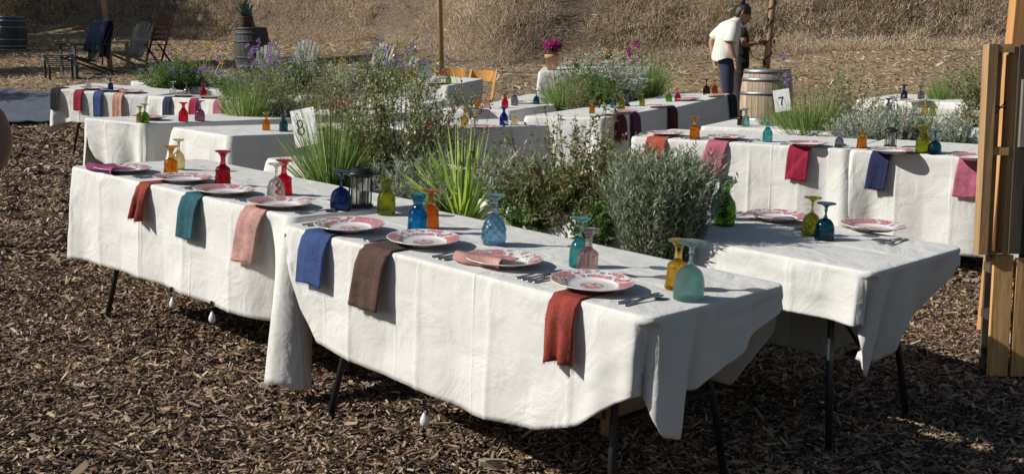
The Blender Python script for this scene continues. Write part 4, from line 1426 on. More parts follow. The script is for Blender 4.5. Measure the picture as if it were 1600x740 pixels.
# ---- E
for t, px_, c, w, dr, lb in [('E', 125, 'crimson', .11, .22, 'crimson napkin second from the left on the far left table'), ('E', 157, 'blue', .115, .27, 'blue napkin third from the left on the far left table'),
                           ('E', 187, 'peach', .13, .26, 'peach napkin fourth from the left on the far left table'), ('E2', 266, 'navy', .11, .26, 'navy napkin to the left of a crimson one'),
                           ('E2', 306, 'crimson', .11, .22, 'crimson napkin behind the purple goblet'), ('E2', 345, 'pink', .13, .24, 'pink napkin left of the burlap wrapped grass of table 8')]:
    tb = TABS[t]
    P0_ = tb.at(0, 0); 
    # find u where the near edge projects to px_
    best = min((abs(800 + FPX * (tb.at(u_, 0).x) / (tb.at(u_, 0) - Vector((0, 0, CAMH))).dot(F_) - px_), u_) for u_ in np.linspace(.05, tb.L - .05, 60))[1]
    napkin(tb, best, NC[c], c, lb, w=w * 1.05, drop=dr, seed=int(px_), fringe=False)
    plate(tb, best + .03, .19, 'plate above the ' + lb.replace('napkin', 'napkin', 1))
napkin(TABS['E'], .08, NC['black'], 'black', 'black napkin at the left end of the far left table', w=.12, drop=.24, seed=4, fringe=False)
for t, px_, b_, tp, pr, c, lb in [
    ('E', 138, 141, 120, 'bell', 'clear', 'clear goblet above the crimson napkin at the far left'), ('E', 173, 142, 122, 'footed', 'navy', 'navy goblet above the blue napkin at the far left'),
    ('E2', 208, 146, 124, 'bell', 'clear', 'clear goblet above the peach napkin at the far left'), ('E2', 318, 152, 131, 'bottle', 'red', 'red goblet above the crimson napkin of the left row'),
    ('E2', 236, 146, 126, 'bell', 'clear', 'clear goblet left of the purple flowered bush')]:
    gob(t, px_, b_, tp, pr, c, lb, 'plain')
napkin(TABS['R'], .95, NC['salmon'], 'salmon', 'salmon napkin hanging behind the flowers in the middle left', w=.22, drop=.32, seed=4, fringe=False)
gob('R', 560, 141, 120, 'footed', 'smoke', 'dark goblet behind the flowers in the middle left', 'plain')


# ---- drop weights clipped to hems
def weight(P, lean, label):
    root = empty('tablecloth_weight', P, label, 'cloth weight', 'white drop weights clipped to the hems')
    b = MB(); b.box(-.006, .006, -.004, .004, -.012, .012); b.build('clip', M_BLACK, root)
    b = MB(); b.tube([(0, 0, -.01), (lean * .3, 0, -.035)], .0015, 5); b.build('cord', M_BLACK, root)
    b = MB(); b.lathe([(0.0005, .0), (.006, -.006), (.014, -.022), (.017, -.034), (.014, -.046), (.006, -.053), (.0005, -.054)], 16, c=(lean * .3, 0, -.033))
    o = b.build('drop', mat_plain('white_ceramic', (.72, .71, .70), .3), root, True)


def hem_point(t, u, drop, out=.02):
    return TABS[t].at(u, -out, -drop)


weight(hem_point('B', un('B', 250, 300), .45), .01, 'white drop shaped cloth weight hanging left below the second near table')
weight(hem_point('B', un('B', 312, 315), .455), 0, 'white drop shaped cloth weight hanging right below the second near table')
weight(hem_point('A', un('A', 693, 408), .50), 0, 'white drop shaped cloth weight below the nearest table')
weight(hem_point('D2', un('D2', 1498, 247), .625), 0, 'white drop shaped cloth weight below the cloth beside the post')
# ---------------------------------------------------------------- plants
def unit(a): return a / (np.linalg.norm(a, axis=-1, keepdims=True) + 1e-9)


def leaves(P, D, Ln, W, r, up=None):
    """lens shaped leaves, one bent quad each; P base, D direction"""
    N = len(P)
    side = unit(np.cross(D, r.normal(size=(N, 3)) * .6 + np.array([0, 0, 1.])))
    nrm = np.cross(side, D)
    mid = P + D * (Ln * .45)[:, None] + nrm * (Ln * .06)[:, None]
    V_ = np.stack([P, mid - side * (W / 2)[:, None], P + D * Ln[:, None], mid + side * (W / 2)[:, None]], 1).reshape(-1, 3)
    F4 = np.arange(N * 4).reshape(-1, 4)
    return V_, F4


def merge(parts):
    V_ = []; F_q = []; T = []; off = 0
    for v, f, t in parts:
        if len(v) == 0: continue
        V_.append(v); F_q.append(f + off); T.append(t); off += len(v)
    return np.concatenate(V_), np.concatenate(F_q), np.concatenate(T)


def stems(r, n, r0, H, spread, curve=.3, seg=8, lean=(0, 0), inner=1., hvar=.25, power=1.):
    """curved stems: array (n, seg+1, 3)"""
    a = r.uniform(0, 2 * PI, n)
    q = r.random(n) ** power
    rad = np.sqrt(r.random(n)) * r0
    tilt = spread * q + r.normal(0, .06, n)
    L_ = H * (1 - hvar * r.random(n)) * (1 - .15 * q)
    base = np.stack([rad * np.cos(a), rad * np.sin(a), np.zeros(n)], 1)
    out = [base]
    d_t = tilt * inner
    p = base.copy()
    wob = r.normal(0, .05, (n, 2))
    for k in range(seg):
        th = d_t + curve * tilt * (k / seg)
        d = np.stack([np.sin(th) * np.cos(a) + lean[0] + wob[:, 0], np.sin(th) * np.sin(a) + lean[1] + wob[:, 1], np.cos(th)], 1)
        p = p + unit(d) * (L_ / seg)[:, None]
        out.append(p.copy())
    return np.stack(out, 1)


def at_stem(S, idx, t):
    """points and directions at parameter t (0..1) of stems idx"""
    seg = S.shape[1] - 1
    f = np.clip(t * seg, 0, seg - 1e-4); k = f.astype(int); w = (f - k)[:, None]
    a = S[idx, k]; b = S[idx, k + 1]
    return a * (1 - w) + b * w, unit(b - a)


def stem_ribbon(S, W, r):
    n, m_, _ = S.shape
    V_ = []
    for ang in (0, 1):
        side = unit(np.cross(S[:, -1] - S[:, 0], r.normal(size=(n, 3))))
        w = (np.linspace(1, .35, m_)[None, :, None] * W / 2)
        V_.append(np.stack([S - side[:, None, :] * w, S + side[:, None, :] * w], 2).reshape(-1, 3))
    V_ = np.concatenate(V_)
    fs = []
    base = (np.arange(2 * n) * m_ * 2)[:, None]
    for k in range(m_ - 1):
        fs.append(base + np.array([[2 * k, 2 * k + 1, 2 * k + 3, 2 * k + 2]]))
    F4 = np.stack(fs, 1).reshape(-1, 4)
    return V_, F4, r.random(len(F4)) * .7


def blades(S, W, r):
    n, m_, _ = S.shape
    side = unit(np.cross(S[:, m_ // 2] - S[:, 0] + 1e-5, r.normal(size=(n, 3))))
    prof = np.array([.6, 1, 1, .95, .85, .7, .5, .3, .04, .02, .01])[:m_] if m_ <= 11 else np.linspace(1, .05, m_)
    prof = np.interp(np.linspace(0, 1, m_), [0, .15, .5, .8, 1], [.6, 1, .9, .5, .03])
    w = prof[None, :, None] * (W[:, None, None] / 2)
    V_ = np.stack([S - side[:, None, :] * w, S + side[:, None, :] * w], 2).reshape(-1, 3)
    base = (np.arange(n) * m_ * 2)[:, None]
    F4 = np.stack([base + np.array([[2 * k, 2 * k + 1, 2 * k + 3, 2 * k + 2]]) for k in range(m_ - 1)], 1).reshape(-1, 4)
    return V_, F4, np.repeat(r.random(n), m_ - 1)


LM = {
    'green': mat_leaf('green', (.055, .12, .03), (.24, .38, .09), .48),
    'deep': mat_leaf('deep', (0.049, 0.087, 0.045), (0.133, 0.230, 0.084)),
    'olive': mat_leaf('olive', (.075, .095, .035), (.34, .37, .15), .48),
    'shrub': mat_leaf('shrub', (.07, .10, .035), (.36, .43, .17), .45, .4, extra=(.62, .62, .34)),
    'silver': mat_leaf('silver', (.20, .24, .18), (.60, .64, .52), .42, .7),
    'lavender': mat_leaf('lavender', (.13, .17, .11), (.50, .57, .40), .45, .6),
    'lime': mat_leaf('lime', (0.154, 0.241, 0.054), (0.591, 0.745, 0.133), .35),
    'grass': mat_leaf('grass', (.06, .14, .035), (.27, .44, .11), .48, .4, extra=(.60, .55, .24)),
    'stem': mat_leaf('stem', (0.098, 0.098, 0.054), (0.290, 0.238, 0.133), .1, .7),
    'redstem': mat_leaf('redstem', (0.115, 0.054, 0.045), (0.308, 0.168, 0.115), .1, .7),
    'white': mat_leaf('white', (.60, .60, .56), (.85, .85, .82), .2, .6),
    'mauve': mat_leaf('mauve', (.20, .10, .32), (.48, .32, .62), .3, .6),
    'fuchsia': mat_leaf('fuchsia', (.28, .01, .14), (.62, .04, .36), .3, .5),
    'scarlet': mat_leaf('scarlet', (.22, .008, .02), (.50, .03, .06), .3, .5),
    'dusky': mat_leaf('dusky', (.14, .02, .06), (.30, .06, .12), .3, .5),
    'gold': mat_leaf('gold', (.65, .20, .01), (.85, .50, .04), .3, .5),
}
M_SOIL = mat_noise('potting_soil', (.008, .006, .004), (.04, .028, .018), .95, 60, bs=.8, bd=.01)
M_POT = mat_plain('black_nursery_plastic', (.012, .012, .013), .45)
M_BURLAP = mat_fabric('burlap', (.33, .20, .085), .95, 320, .03, .35, wr=.6)
M_TERRA = mat_plain('peach_terracotta', (.52, .30, .17), .8)
PLANTG = 'plants set between the rows of tables'


def pot(root, kind, r, h):
    """pot with its foot at z=-h and rim at 0"""
    if kind == 'black':
        b = MB(); b.lathe([(r * .78, -h), (r * .98, -.015), (r * 1.05, -.015), (r * 1.05, 0), (r * .96, 0), (r * .94, -.02)], 20, capb=True)
        b.build('pot', M_POT, root, True)
    elif kind == 'burlap':
        b = MB()
        b.lathe([(r * .92, -h), (r * 1.08, -h * .8), (r * 1.14, -h * .5), (r * 1.05, -h * .2), (r * 1.10, 0), (r * 1.02, .012), (r * .9, -.01)], 40,
                lambda a, z: .06 * math.sin(5 * a + z * 40) + .03 * math.sin(11 * a + 2 + z * 20), capb=True)
        b.build('burlap_wrap', M_BURLAP, root, True)
    elif kind == 'terracotta':
        b = MB(); b.lathe([(r * .72, -h), (r * .95, -h * .25), (r * 1.03, -h * .25), (r * 1.06, 0), (r * .95, 0), (r * .92, -.03)], 24, capb=True)
        b.build('pot', M_TERRA, root, True)
    b = MB(); b.lathe([(0.001, -.010), (r * .5, -.012), (r * .97, -.02)], 20)
    b.build('soil', M_SOIL, root, True)


def plant(name, label, P, H, Wd, kind, seed, cat='plant', potk='black', pr=None, ph=.13, lean=(0, 0), dens=1., flower=None, group=PLANTG):
    """P: point of the soil; H height above it; Wd width of the crown"""
    r = np.random.default_rng(seed)
    root = empty(name, P, label, cat, group)
    R = Wd / 2
    pr = pr or min(R * .6, .12)
    pot(root, potk, pr, ph)
    parts = []; st = []; fl = []
    mat_l = 'green'
    if kind == 'leafy':         # dense twiggy shrub with small rounded leaves
        n = int(90 * dens)
        S = stems(r, n, pr * .5, H, math.atan2(R, H * .62) * 1.25, .25, 8, lean, hvar=.45, power=.7)
        S[:, :, 2] = np.minimum(S[:, :, 2], H)
        st.append(stem_ribbon(S, .005, r))
        # side twigs
        nt = int(900 * dens)
        idx = r.integers(0, n, nt); t = r.uniform(.18, 1, nt)
        p, d = at_stem(S, idx, t)
        dd = unit(d * .4 + r.normal(size=(nt, 3)) * .8 + np.array([0, 0, .25]))
        tl = r.uniform(.04, .13, nt) * H / .6
        T = np.stack([p + dd * (tl * k / 3)[:, None] + np.array([0, 0, .01]) * k for k in range(4)], 1)
        st.append(stem_ribbon(T, .002, r))
        nl = int(12500 * dens)
        idx = r.integers(0, nt, nl); t = r.random(nl)
        p, d = at_stem(T, idx, t)
        dd = unit(r.normal(size=(nl, 3)) + d * .5 + np.array([0, 0, .2]))
        ln = r.uniform(.008, .019, nl)
        v, f = leaves(p, dd, ln, ln * .62, r)
        parts.append((v, f, r.random(nl)))
        mat_l = 'shrub'; ms = 'redstem'
    elif kind in ('silver', 'lavender', 'rosemary'):
        n = int((150 if kind == 'silver' else 260) * dens)
        sp = math.atan2(R, H * .8) * (1.15 if kind == 'silver' else .95)
        S = stems(r, n, pr * .8 if kind != 'lavender' else R * .55, H, sp if kind != 'lavender' else .28, .15 if kind != 'silver' else .3, 8, lean, hvar=.35 if kind != 'lavender' else .28, power=.75)
        st.append(stem_ribbon(S, .003, r))
        nl = int((6500 if kind == 'silver' else 9500) * dens)
        idx = r.integers(0, n, nl); t = r.uniform(.12, 1, nl)
        p, d = at_stem(S, idx, t)
        out = r.normal(size=(nl, 3)); out -= d * (out * d).sum(1)[:, None]; out = unit(out)
        dd = unit(d * r.uniform(.5, 1.3, nl)[:, None] + out * .75)
        ln = r.uniform(.018, .036, nl) if kind != 'rosemary' else r.uniform(.012, .022, nl)
        v, f = leaves(p, dd, ln, ln * (.16 if kind != 'silver' else .2), r)
        parts.append((v, f, r.random(nl)))
        mat_l = {'silver': 'silver', 'lavender': 'lavender', 'rosemary': 'green'}[kind]; ms = 'stem'
    elif kind in ('grass', 'strap'):
        n = int((900 if kind == 'grass' else 110) * dens)
        sp = math.atan2(R, H * .85) * 1.25
        S = stems(r, n, pr * .75, H * 1.05, sp, .35 if kind == 'grass' else .75, 8, lean, hvar=.5, power=.8)
        w = r.uniform(.0028, .0052, n) if kind == 'grass' else r.uniform(.009, .015, n)
        parts.append(blades(S, w, r))
        if kind == 'grass':      # seed heads and dead blades
            n2 = int(45 * dens)
            S2 = stems(r, n2, pr * .6, H * 1.15, sp * .7, .2, 6, lean, hvar=.3)
            st.append(stem_ribbon(S2, .0025, r))
            idx = np.repeat(np.arange(n2), 16); t = r.uniform(.75, 1, n2 * 16)
            p, d = at_stem(S2, idx, t)
            dd = unit(d + r.normal(size=(len(p), 3)) * .3)
            v, f = leaves(p, dd, np.full(len(p), .012), np.full(len(p), .004), r)
            st.append((v, f, r.random(len(p)) * .5 + .5))
        mat_l = 'grass' if kind == 'grass' else 'lime'; ms = 'stem'
    elif kind in ('open', 'bush', 'tall'):
        n = int({'open': 46, 'bush': 150, 'tall': 60}[kind] * dens)
        sp = math.atan2(R, H * .75) * 1.15
        S = stems(r, n, pr * .7, H, sp, .2, 8, lean, hvar=.45, power=.8)
        st.append(stem_ribbon(S, .0035, r))
        nt = n * (7 if kind != 'tall' else 3)
        idx = r.integers(0, n, nt); t = r.uniform(.25, .95, nt)
        p, d = at_stem(S, idx, t)
        dd = unit(d + r.normal(size=(nt, 3)) * .55)
        tl = r.uniform(.05, .14, nt) * H / .5
        T = np.stack([p + dd * (tl * k / 3)[:, None] for k in range(4)], 1)
        st.append(stem_ribbon(T, .0018, r))
        nl = int({'open': 3200, 'bush': 11000, 'tall': 2500}[kind] * dens)
        idx = r.integers(0, nt, nl); t = r.random(nl)
        p, d = at_stem(T, idx, t)
        dd = unit(d * .4 + r.normal(size=(nl, 3)) * .8)
        ln = r.uniform(.010, .026, nl)
        v, f = leaves(p, dd, ln, ln * .45, r)
        parts.append((v, f, r.random(nl)))
        mat_l = {'open': 'olive', 'bush': 'green', 'tall': 'green'}[kind]; ms = 'redstem' if kind == 'open' else 'stem'
    # bring the crown to the height and width it has in the photograph
    allp = np.concatenate([q[0] for q in parts])
    zs = H / max(np.percentile(allp[:, 2], 98.5), .02)
    rad_ = np.percentile(np.abs(allp[:, 0] - lean[0] * H * .5), 99.3 if kind == 'grass' else 96)
    xs_ = R / max(rad_, .01)
    sc_ = np.array([xs_, xs_, zs])
    parts = [(q[0] * sc_, q[1], q[2]) for q in parts]
    st = [(q[0] * sc_, q[1], q[2]) for q in st]
    S = S * sc_
    if flower:
        fk, fcol, nf = flower
        top = np.argsort(-S[:, -1, 2])[:max(nf, 1)]
        if fk == 'spike':        # small flowers up the last part of the stems
            k = 22
            idx = np.repeat(r.choice(len(S), min(nf, len(S)), replace=False), k); t = r.uniform(.72, 1, len(idx))
            p, d = at_stem(S, idx, t)
            p = p + d * .02 + r.normal(0, .006, p.shape)
            dd = unit(d * .5 + r.normal(size=p.shape))
            v, f = leaves(p, dd, r.uniform(.007, .014, len(p)), np.full(len(p), .008), r)
        else:                    # round heads at the tips, standing above the leaves
            k = {'head': 40, 'daisy': 12, 'big': 60}[fk]
            c = r.choice(len(S), nf, replace=nf > len(S))
            rad = {'head': .030, 'daisy': .020, 'big': .035}[fk]
            tip = S[c, -1] + np.stack([r.normal(0, .02, nf), r.normal(0, .02, nf), r.uniform(.0, .05, nf)], 1) * (H / .3)
            p = np.repeat(tip, k, 0)
            dd = unit(r.normal(size=p.shape) * (1 if fk != 'daisy' else np.array([1, 1, .25])))
            p = p + dd * rad * r.uniform(.1, .8, len(p))[:, None]
            v, f = leaves(p, dd, np.full(len(p), rad * (.75 if fk != 'daisy' else .9)), np.full(len(p), rad * .45), r)
            E_ = np.stack([S[c, -1] * (1 - q) + tip * q for q in (0, .5, 1)], 1)
            st.append(stem_ribbon(E_, .002, r))
        me = quad_mesh('flowers', v, f, LM[fcol], r.random(len(f)))
        tag(link('flowers', me, root), kind='stuff')
    v, f, t = merge(parts)
    tag(link('foliage', quad_mesh('foliage', v, f, LM[mat_l], t), root), kind='stuff')
    if st:
        v, f, t = merge(st)
        tag(link('stems', quad_mesh('stems', v, f, LM[ms], t), root), kind='stuff')
    return root


HB = .70       # height of the soil above the ground: pots stand on crates between the rows


def pl(name, label, bx, by, top, width, kind, seed, hb=HB, depth=None, **k):
    P = U(bx, by, hb)
    s = PXM((P - Vector((0, 0, CAMH))).dot(F_))
    P = P - Vector((0, 0, .08))
    return plant(name, label, P, (by - top) / s + .08, width / s, kind, seed, **k), P


BASES = []


def PL(*a, **k):
    o, P = pl(*a, **k)
    BASES.append(P)
    return o


# --- gap behind the nearest tables, left to right
PL('ornamental_grass', 'upright grass clump in a burlap wrap in front of the number 8 card', 518, 292, 172, 170, 'grass', 101, cat='grass clump', potk='burlap', pr=.10, ph=.09, lean=(0.05, 0))
PL('leafy_shrub', 'tall dense shrub with small green leaves and reddish twigs in the middle of the row', 622, 292, 108, 185, 'leafy', 102, cat='shrub', pr=.13, dens=1.15)
PL('silver_shrub', 'silver grey shrub left of the strappy bright plant', 655, 305, 243, 120, 'silver', 103, cat='shrub', pr=.09)
PL('strappy_plant', 'bright yellow green strappy plant behind the bright blue goblet', 722, 322, 205, 165, 'strap', 104, cat='plant', pr=.09, lean=(.06, 0))
PL('silver_shrub', 'silver shrub between the strappy plant and the open salvia', 805, 330, 244, 100, 'silver', 105, cat='shrub', pr=.09)
PL('salvia', 'grey green trailing salvia right of the pale blue goblet', 862, 345, 262, 95, 'bush', 106, cat='plant', pr=.09, dens=.7, flower=('spike', 'scarlet', 8))
PL('salvia', 'open twiggy salvia with red and dusky flowers rising over the crimson napkins', 905, 352, 185, 230, 'open', 107, cat='plant', pr=.08, dens=1.3, flower=('spike', 'dusky', 24), lean=(-.03, 0))
PL('lavender_bush', 'large dense grey green lavender bush between the nearest and the right hand table', 1032, 385, 246, 140, 'lavender', 108, cat='shrub', pr=.12, dens=2.3)
PL('salvia', 'small olive shrub with dark red flowers left of the lavender bush', 955, 330, 232, 90, 'open', 109, cat='plant', pr=.06, flower=('spike', 'scarlet', 12))
PL('leafy_shrub', 'small leafy shrub low behind the number 8 card', 560, 280, 205, 80, 'leafy', 110, cat='shrub', pr=.07, dens=.4)

PL('silver_shrub', 'low silver grey plant at the foot of the strappy bright plant', 690, 318, 275, 75, 'silver', 111, cat='shrub', pr=.06, dens=.6)
PL('salvia', 'low leafy salvia filling the edge right of the silver shrub', 832, 342, 290, 85, 'bush', 112, cat='plant', pr=.06, dens=.35)
PL('salvia', 'low bushy salvia directly left of the lavender bush', 938, 366, 318, 80, 'bush', 113, cat='plant', pr=.06, dens=.3, flower=('spike', 'scarlet', 3))
# --- gap of rows G/F (table 8, seen to the left)
PL('ornamental_grass', 'dark green grass clump in a burlap wrap left of the amber goblet', 385, 190, 125, 95, 'grass', 120, cat='grass clump', potk='burlap', pr=.15, ph=.16)
PL('leafy_shrub', 'mid green shrub with small leaves behind the dark blue goblet of table 8', 445, 190, 105, 92, 'leafy', 121, cat='shrub', pr=.12, dens=.55)
PL('leafy_shrub', 'greyish shrub behind the number 8 card', 500, 178, 112, 66, 'leafy', 122, cat='shrub', pr=.12, dens=.4)
PL('verbena', 'tall verbena with purple flowers left of the middle left shrubs', 385, 165, 95, 100, 'tall', 123, cat='plant', flower=('head', 'mauve', 24), dens=.8)
PL('verbena', 'tall verbena with purple heads in front of the grey chair back', 420, 160, 78, 80, 'tall', 124, cat='plant', flower=('head', 'mauve', 20))
PL('sage_bush', 'bright green sage bush in front of the second grey chair back', 478, 150, 78, 80, 'bush', 125, cat='shrub', dens=.55)
PL('silver_shrub', 'pale silvery plant in the middle left group', 525, 155, 100, 70, 'silver', 126, cat='shrub', dens=.6)
PL('sage_bush', 'yellow green sage bush beside the small third number card', 600, 150, 80, 80, 'bush', 127, cat='shrub', flower=('head', 'mauve', 18), dens=.6)
PL('salvia', 'loose salvia with pink red flowers in front of the salmon napkin', 535, 200, 125, 80, 'open', 128, cat='plant', flower=('spike', 'scarlet', 14))
PL('verbena', 'verbena with purple heads at the top of the tall dense shrub', 640, 160, 82, 90, 'tall', 129, cat='plant', flower=('head', 'mauve', 26))
PL('daylily', 'orange yellow daylily standing among the middle left plants', 533, 145, 96, 40, 'strap', 130, cat='flower', flower=('head', 'gold', 4), dens=.4)
# --- gap of rows E
PL('flowering_bush', 'green bush with purple flowers at the end of the far left row', 268, 141, 96, 80, 'bush', 140, cat='shrub', potk='terracotta', pr=.12, flower=('head', 'mauve', 22))
PL('sage_bush', 'olive bush beside the purple flowered one of the far left row', 292, 140, 104, 60, 'bush', 141, cat='shrub', dens=.6)
PL('daylily', 'daylily with two orange flowers beyond the left row', 320, 136, 84, 55, 'strap', 142, cat='flower', flower=('head', 'gold', 3), dens=.3)
PL('silver_shrub', 'low silver shrub beneath the left daylily', 340, 141, 110, 50, 'silver', 143, cat='shrub', dens=.5)
PL('daisy_plant', 'plant with tiny white flowers left of the burlap wrapped grass', 365, 150, 118, 45, 'bush', 144, cat='plant', flower=('daisy', 'white', 40), dens=.4)
PL('daisy_plant', 'white flowered plant behind the mid green shrub of table 8', 440, 150, 98, 70, 'bush', 145, cat='plant', flower=('daisy', 'white', 90), dens=.6)
# --- gap of row J
PL('ornamental_grass', 'green grass clump at the near end of the middle flower row', 878, 166, 120, 92, 'grass', 150, cat='grass clump', potk='terracotta', pr=.14, ph=.12)
PL('daisy_plant', 'plant covered with white flowers at the left of the middle flower row', 925, 158, 92, 90, 'bush', 151, cat='plant', flower=('daisy', 'white', 260))
PL('daisy_plant', 'second plant covered with white flowers above the lantern of the middle row', 965, 160, 106, 70, 'silver', 152, cat='plant', flower=('daisy', 'white', 220))
PL('sage_bush', 'small dark leafy plant below the white flowers of the middle row', 945, 165, 125, 55, 'bush', 153, cat='plant', dens=.5)
PL('ornamental_grass', 'tall green grass clump at the right of the middle flower row', 1012, 148, 88, 95, 'grass', 154, cat='grass clump', pr=.14)
PL('geranium', 'plant with fuchsia flowers rising over the middle flower row', 990, 140, 78, 30, 'tall', 155, cat='flower', flower=('big', 'fuchsia', 7), dens=.4)
PL('salvia', 'thin open plant with pink buds in front of the middle flower row', 900, 175, 125, 60, 'open', 156, cat='plant', dens=.7)
# --- gap of row D
PL('ornamental_grass', 'green grass clump in a burlap wrap right of the number 7 card', 1262, 212, 146, 118, 'grass', 160, cat='grass clump', potk='burlap', pr=.15, ph=.10)
PL('ornamental_grass', 'lower grass clump beneath the number 7 card', 1213, 205, 165, 62, 'grass', 161, cat='grass clump', dens=.6)
PL('leafy_shrub', 'olive shrub with reddish twigs behind the smoky goblet', 1318, 205, 118, 120, 'leafy', 162, cat='shrub', dens=.75)
PL('silver_shrub', 'wide silver shrub left of the black lantern in the number 7 row', 1368, 222, 170, 120, 'silver', 163, cat='shrub', pr=.12, dens=1.2)
PL('silver_shrub', 'silver shrub right of the black lantern in the number 7 row', 1412, 224, 178, 70, 'silver', 164, cat='shrub', dens=.8)
PL('ornamental_grass', 'thin dark grass behind the tall green glass', 1440, 225, 160, 70, 'grass', 165, cat='grass clump', dens=.4)
PL('silver_shrub', 'small silver shrub at the right end of the number 7 row', 1488, 230, 188, 60, 'silver', 166, cat='shrub', dens=.8)
PL('agapanthus', 'tall stem with a mauve flower above the number 7 card', 1226, 200, 105, 22, 'tall', 167, cat='flower', flower=('head', 'mauve', 3), dens=.15)
# --- far right
PL('ornamental_grass', 'bright green grass clump on the far right behind the yellow goblet', 1477, 162, 122, 75, 'grass', 170, cat='grass clump', pr=.14)
PL('leafy_shrub', 'tall green shrub beside the wooden post at the far right', 1532, 175, 95, 85, 'leafy', 171, cat='shrub', dens=.8)
PL('leafy_shrub', 'low shrub to the right of the far right glasses', 1515, 205, 165, 60, 'leafy', 172, cat='shrub', dens=.4)

# --- the strappy plant's neighbour with a bare antler like stem
def bare_stem(P, H, label):
    root = empty('bare_stem', P, label, 'plant', PLANTG)
    b = MB()
    b.tube([(0, 0, -.04), (.0, 0, H * .35), (.004, 0, H * .62)], [.005, .004, .0035], 6)
    b.build('stem', mat_plain('olive_stem', (.14, .15, .05), .6), root, True)
    for s, c in ((-1, (.40, .42, .06)), (1, (.34, .20, .10))):
        b = MB(); b.tube([(.004, 0, H * .60), (s * .05 + .004, 0, H * .74), (s * .11, 0.01, H)], [.0035, .003, .002], 6)
        b.build('branch', mat_plain('stem_tip_%d' % (s + 1), c, .6), root, True)


P = U(742, 300, .70)
bare_stem(P, (300 - 108) / PXM(P.y), 'bare forked stem standing up before the small looking middle table')

# ---- crates that carry the pots, standing between the rows
M_CRATE = mat_wood('crate_wood', (.20, .105, .050), (.38, .235, .12), axis='X')
CRN = [0]


def crate_stand(x, y, yaw, L=1.15, W=.36, H=.475, label='rough wooden crate'):
    z = G(x, y)
    M = Matrix.Translation((x, y, z)) @ Matrix.Rotation(yaw, 4, 'Z')
    root = empty('plant_crate', M, label, 'crate', 'wooden crates under the plants')
    for sx in (-1, 1):
        for sy in (-1, 1):
            b = MB(); b.box(sx * L / 2 - .022, sx * L / 2 + .022, sy * W / 2 - .022, sy * W / 2 + .022, -.02, H, jit=.002)
            b.build('post', M_CRATE, root)
    for zz in (.10, .25, .40):
        for sy in (-1, 1):
            b = MB(); b.box(-L / 2 + .0, L / 2 - .0, sy * (W / 2 + .031) - .009, sy * (W / 2 + .031) + .009, zz - .05, zz + .05, jit=.002)
            b.build('slat', M_CRATE, root)
        for sx in (-1, 1):
            b = MB(); b.box(sx * (L / 2 + .031) - .009, sx * (L / 2 + .031) + .009, -W / 2 - .04, W / 2 + .04, zz - .05, zz + .05, jit=.002)
            b.build('end_slat', M_CRATE, root)
    for k in range(4):
        yy = -W / 2 + W * (k + .5) / 4
        b = MB(); b.box(-L / 2, L / 2, yy - .04, yy + .04, H + .001, H + .016, jit=.001)
        b.build('top_slat', M_CRATE, root)
    return root


def crates_along(x0, y0, yaw, n, where, step=1.22, **k):
    for i in range(n):
        crate_stand(x0 + math.cos(yaw) * step * (i + .5), y0 + math.sin(yaw) * step * (i + .5), yaw, label=f'{["first", "second", "third"][i]} wooden crate {where}', **k)


crates_along(-1.68, 6.78, -.757, 3, 'under the plants behind the nearest tables, counted from the left', step=1.0, L=.93, W=.30)
crates_along(1.15, 9.66, -.55, 2, 'under the plants of the number 7 row')
crates_along(-2.55, 9.15, .95, 2, 'under the plants left of the number 8 card')
crates_along(.25, 12.2, 1.1, 2, 'under the white flowers of the middle row')

# saucer trays along the back of the nearest tables
def tray(P, yaw, L, W, label):
    root = link('plant_tray', MB().mesh('t', M_POT)); bpy.data.objects.remove(root)
    b = MB()
    b.box(-L / 2, L / 2, -W / 2, W / 2, 0, .006)
    for s in (-1, 1):
        b.box(-L / 2, L / 2, s * W / 2 - .004, s * W / 2 + .004, .0061, .05)
        b.box(s * L / 2 - .004, s * L / 2 + .004, -W / 2 + .0041, W / 2 - .0041, .0061, .049)
    o = b.build('plant_tray', M_POT, None, M=Matrix.Translation(P) @ Matrix.Rotation(yaw, 4, 'Z'))
    tag(o, label, 'tray', 'black trays under the pots')


for i, (x, y, lb) in enumerate([(-1.17, 6.30, 'black plastic tray under the grass clump of table 8'), (-.42, 5.56, 'black plastic tray under the silver shrub and the strappy plant'), (.36, 4.86, 'black plastic tray under the lavender bush')]):
    tray((x, y, G(x, y) + .495), -.757, .9, .34, lb)
# ---------------------------------------------------------------- barrels, chairs, poles, people and the rest
M_OAK = mat_wood('weathered_oak', (.30, .21, .13), (.60, .49, .35), axis='Z', sc=.8)
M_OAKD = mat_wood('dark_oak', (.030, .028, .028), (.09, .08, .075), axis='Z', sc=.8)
M_GALV = mat_plain('galvanised_steel', (.40, .41, .42), .42, .8)
M_BLUEHOOP = mat_plain('blue_grey_hoop', (.20, .26, .36), .4, .6)


